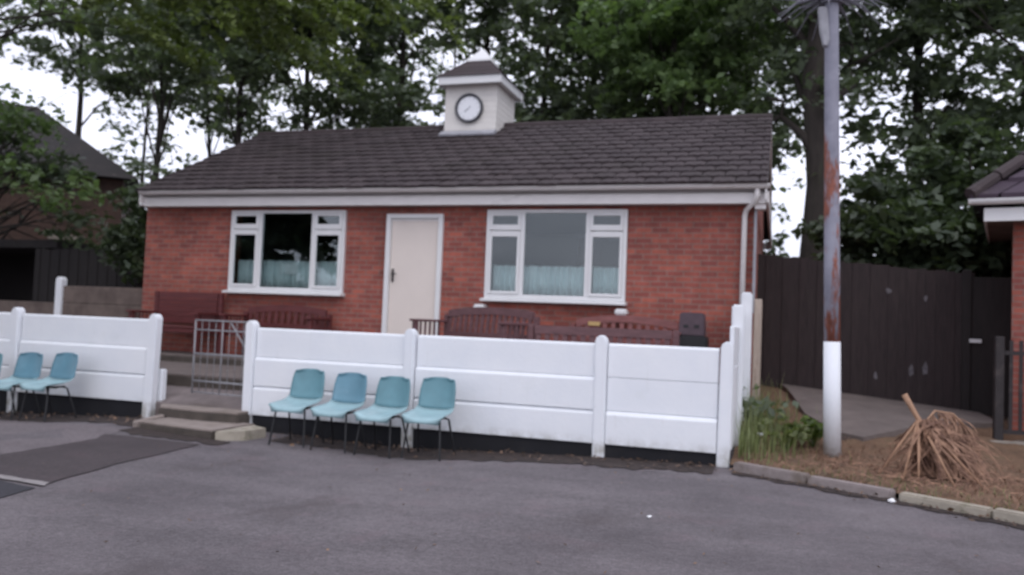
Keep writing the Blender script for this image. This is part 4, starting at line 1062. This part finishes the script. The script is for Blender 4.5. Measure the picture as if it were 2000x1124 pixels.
# heap of dead fronds
fh = thing('dead_frond_heap', (1.3, 8.62, .05), 'heap of dead brown palm fronds fanned out on the bare soil', 'dead plant')
r = np.random.default_rng(81)
hub = np.array([1.27, 8.62, .60])
b = MB(); b.tube([(1.15, 8.66, .82), (1.22, 8.65, .69), tuple(hub), (1.34, 8.6, .36)], [.028, .024, .022, .012], 8); b.build('stalk', 'stalk', fh, smooth=True)
V = []
def ribbon(p0, p1, p2, w0, w1, n=6):
    prev = None
    for i in range(n+1):
        t = i/n; p = (1-t)**2*p0+2*t*(1-t)*p1+t*t*p2; w_ = w0+(w1-w0)*t
        tan = 2*(1-t)*(p1-p0)+2*t*(p2-p1); s_ = np.cross(tan, [.3, -.9, .3]); s_ = s_/(np.linalg.norm(s_)+1e-6)*w_
        cur = (p-s_, p+s_)
        if prev is not None: V.extend([prev[0], prev[1], cur[1], cur[0]])
        prev = cur
for i in range(560):
    a = r.uniform(0, 2*math.pi); rad = abs(r.normal(.20, .12))*(1.25 if math.cos(a) > -.1 else (.55 if i % 5 else 1.3))
    ex, ey = hub[0]+.16+rad*math.cos(a), hub[1]+.05+rad*.8*math.sin(a)
    ey = max(ey, kerb_y(ex)+.12)
    zt = bz(ex, ey)+.015+r.random()*.06 + (r.uniform(.05, .28) if i % 3 == 0 else 0)
    p2 = np.array([ex, ey, zt])
    st_ = hub+np.array([.10*abs(r.normal()), r.normal(0, .05), -abs(r.normal(0, .12))])
    p1 = st_*.5+p2*.5+np.array([r.normal(.03, .08), r.normal(0, .07), r.uniform(-.12, .16)])
    ribbon(st_, p1, p2, r.uniform(.004, .015), .004)
for i in range(160):    # loose broken pieces lying round the heap
    x, y = 1.35+r.normal(0, .42), 8.55+r.normal(0, .3); y = max(y, kerb_y(x)+.1); a = r.uniform(0, 6.28); l = r.uniform(.05, .24)
    q = np.array([x, y, bz(x, y)+.03+r.random()*.03]); e = q+np.array([math.cos(a)*l, math.sin(a)*l*.7, r.normal(0, .02)]); e[1] = max(e[1], kerb_y(e[0])+.08)
    ribbon(q, (q+e)/2+np.array([0, 0, r.uniform(0, .05)]), e, .006, .003)
for i in range(90):     # one broad frond arching to the right, leaflets hanging
    t = r.random(); q = np.array([1.30+.46*t, 8.72+.12*t, .54+.2*math.sin(t*2.4)-.28*t*t])
    e = q+np.array([r.normal(.07, .08), r.normal(0, .08), -r.uniform(.12, .5)]); e[2] = max(e[2], .07)
    ribbon(q, (q+e)/2+np.array([.05, 0, .05]), e, .007, .003)
V = np.array(V)-np.array(fh.location); np_mesh('fronds', V, np.arange(len(V)).reshape(-1, 4), 'straw', fh)
b = MB(); b.tube([(1.28, 8.64, .5), (1.42, 8.7, .68), (1.58, 8.76, .66), (1.74, 8.82, .5), (1.84, 8.86, .28)], [.012, .011, .009, .007, .004], 6)
for ex, ey in ((1.10, 8.28), (1.22, 8.2), (1.5, 8.16), (1.75, 8.3), (.92, 8.5)):
    b.tube([tuple(hub), ((hub[0]+ex)/2, (hub[1]+ey)/2, .34), (ex, max(ey, kerb_y(ex)+.14), .07)], [.012, .012, .006], 6)
b.build('ribs', 'stalk', fh, smooth=True)
r = np.random.default_rng(95); V = []
def litter(x, y, z, sz):
    a = r.uniform(0, 6.28); t = np.array([math.cos(a), math.sin(a), r.normal(0, .25)])*sz; u = np.array([-math.sin(a), math.cos(a), r.normal(0, .3)])*sz*r.uniform(.25, .6)
    p = np.array([x, y, z+.008+abs(t[2])+abs(u[2])]); V.extend([p-t, p+u, p+t, p-u])
for i in range(900):
    x = r.uniform(-11, -.5); y = 8.6-abs(r.normal(0, .32))
    if not (-7.1 < x < -5.4): litter(x, y, g(x, y)+.016, r.uniform(.012, .035))
for i in range(260):
    x = r.uniform(-.4, 3.2); y = kerb_y(x)-.08-abs(r.normal(0, .14)); litter(x, y, .012, r.uniform(.01, .03))
for i in range(260):
    x = r.uniform(-6, 3); y = r.uniform(3.8, 8.2)
    if y < kerb_y(max(x, -.42))-.1: litter(x, y, g(x, y), r.uniform(.006, .02))
V = np.array(V); np_mesh('leaf_litter', V, np.arange(len(V)).reshape(-1, 4), 'litter')['kind'] = 'stuff'
# scraps of litter
def scrap(x, y, z, s, label, seed):
    r = np.random.default_rng(seed); bm = bmesh.new(); bmesh.ops.create_icosphere(bm, subdivisions=2, radius=s)
    for v in bm.verts: v.co = Vector((v.co.x*r.uniform(.7, 1.3), v.co.y*r.uniform(.7, 1.3), v.co.z*r.uniform(.4, .8)))
    me = bpy.data.meshes.new('paper_scrap'); bm.to_mesh(me); bm.free(); me.materials.append(MT['paper'])
    o = bpy.data.objects.new('paper_scrap', me); C.objects.link(o); o.location = (x, y, z); tag(o, label, 'litter', 'scraps of litter')
scrap(.92, 7.5, .02, .03, 'crumpled white scrap on the asphalt beside the kerb joint', 91)
scrap(-.83, 6.0, .012, .016, 'tiny pale scrap lying out on the open asphalt', 92)
scrap(-.16, 9.9, .2, .035, 'white scrap caught in the long grass', 93)
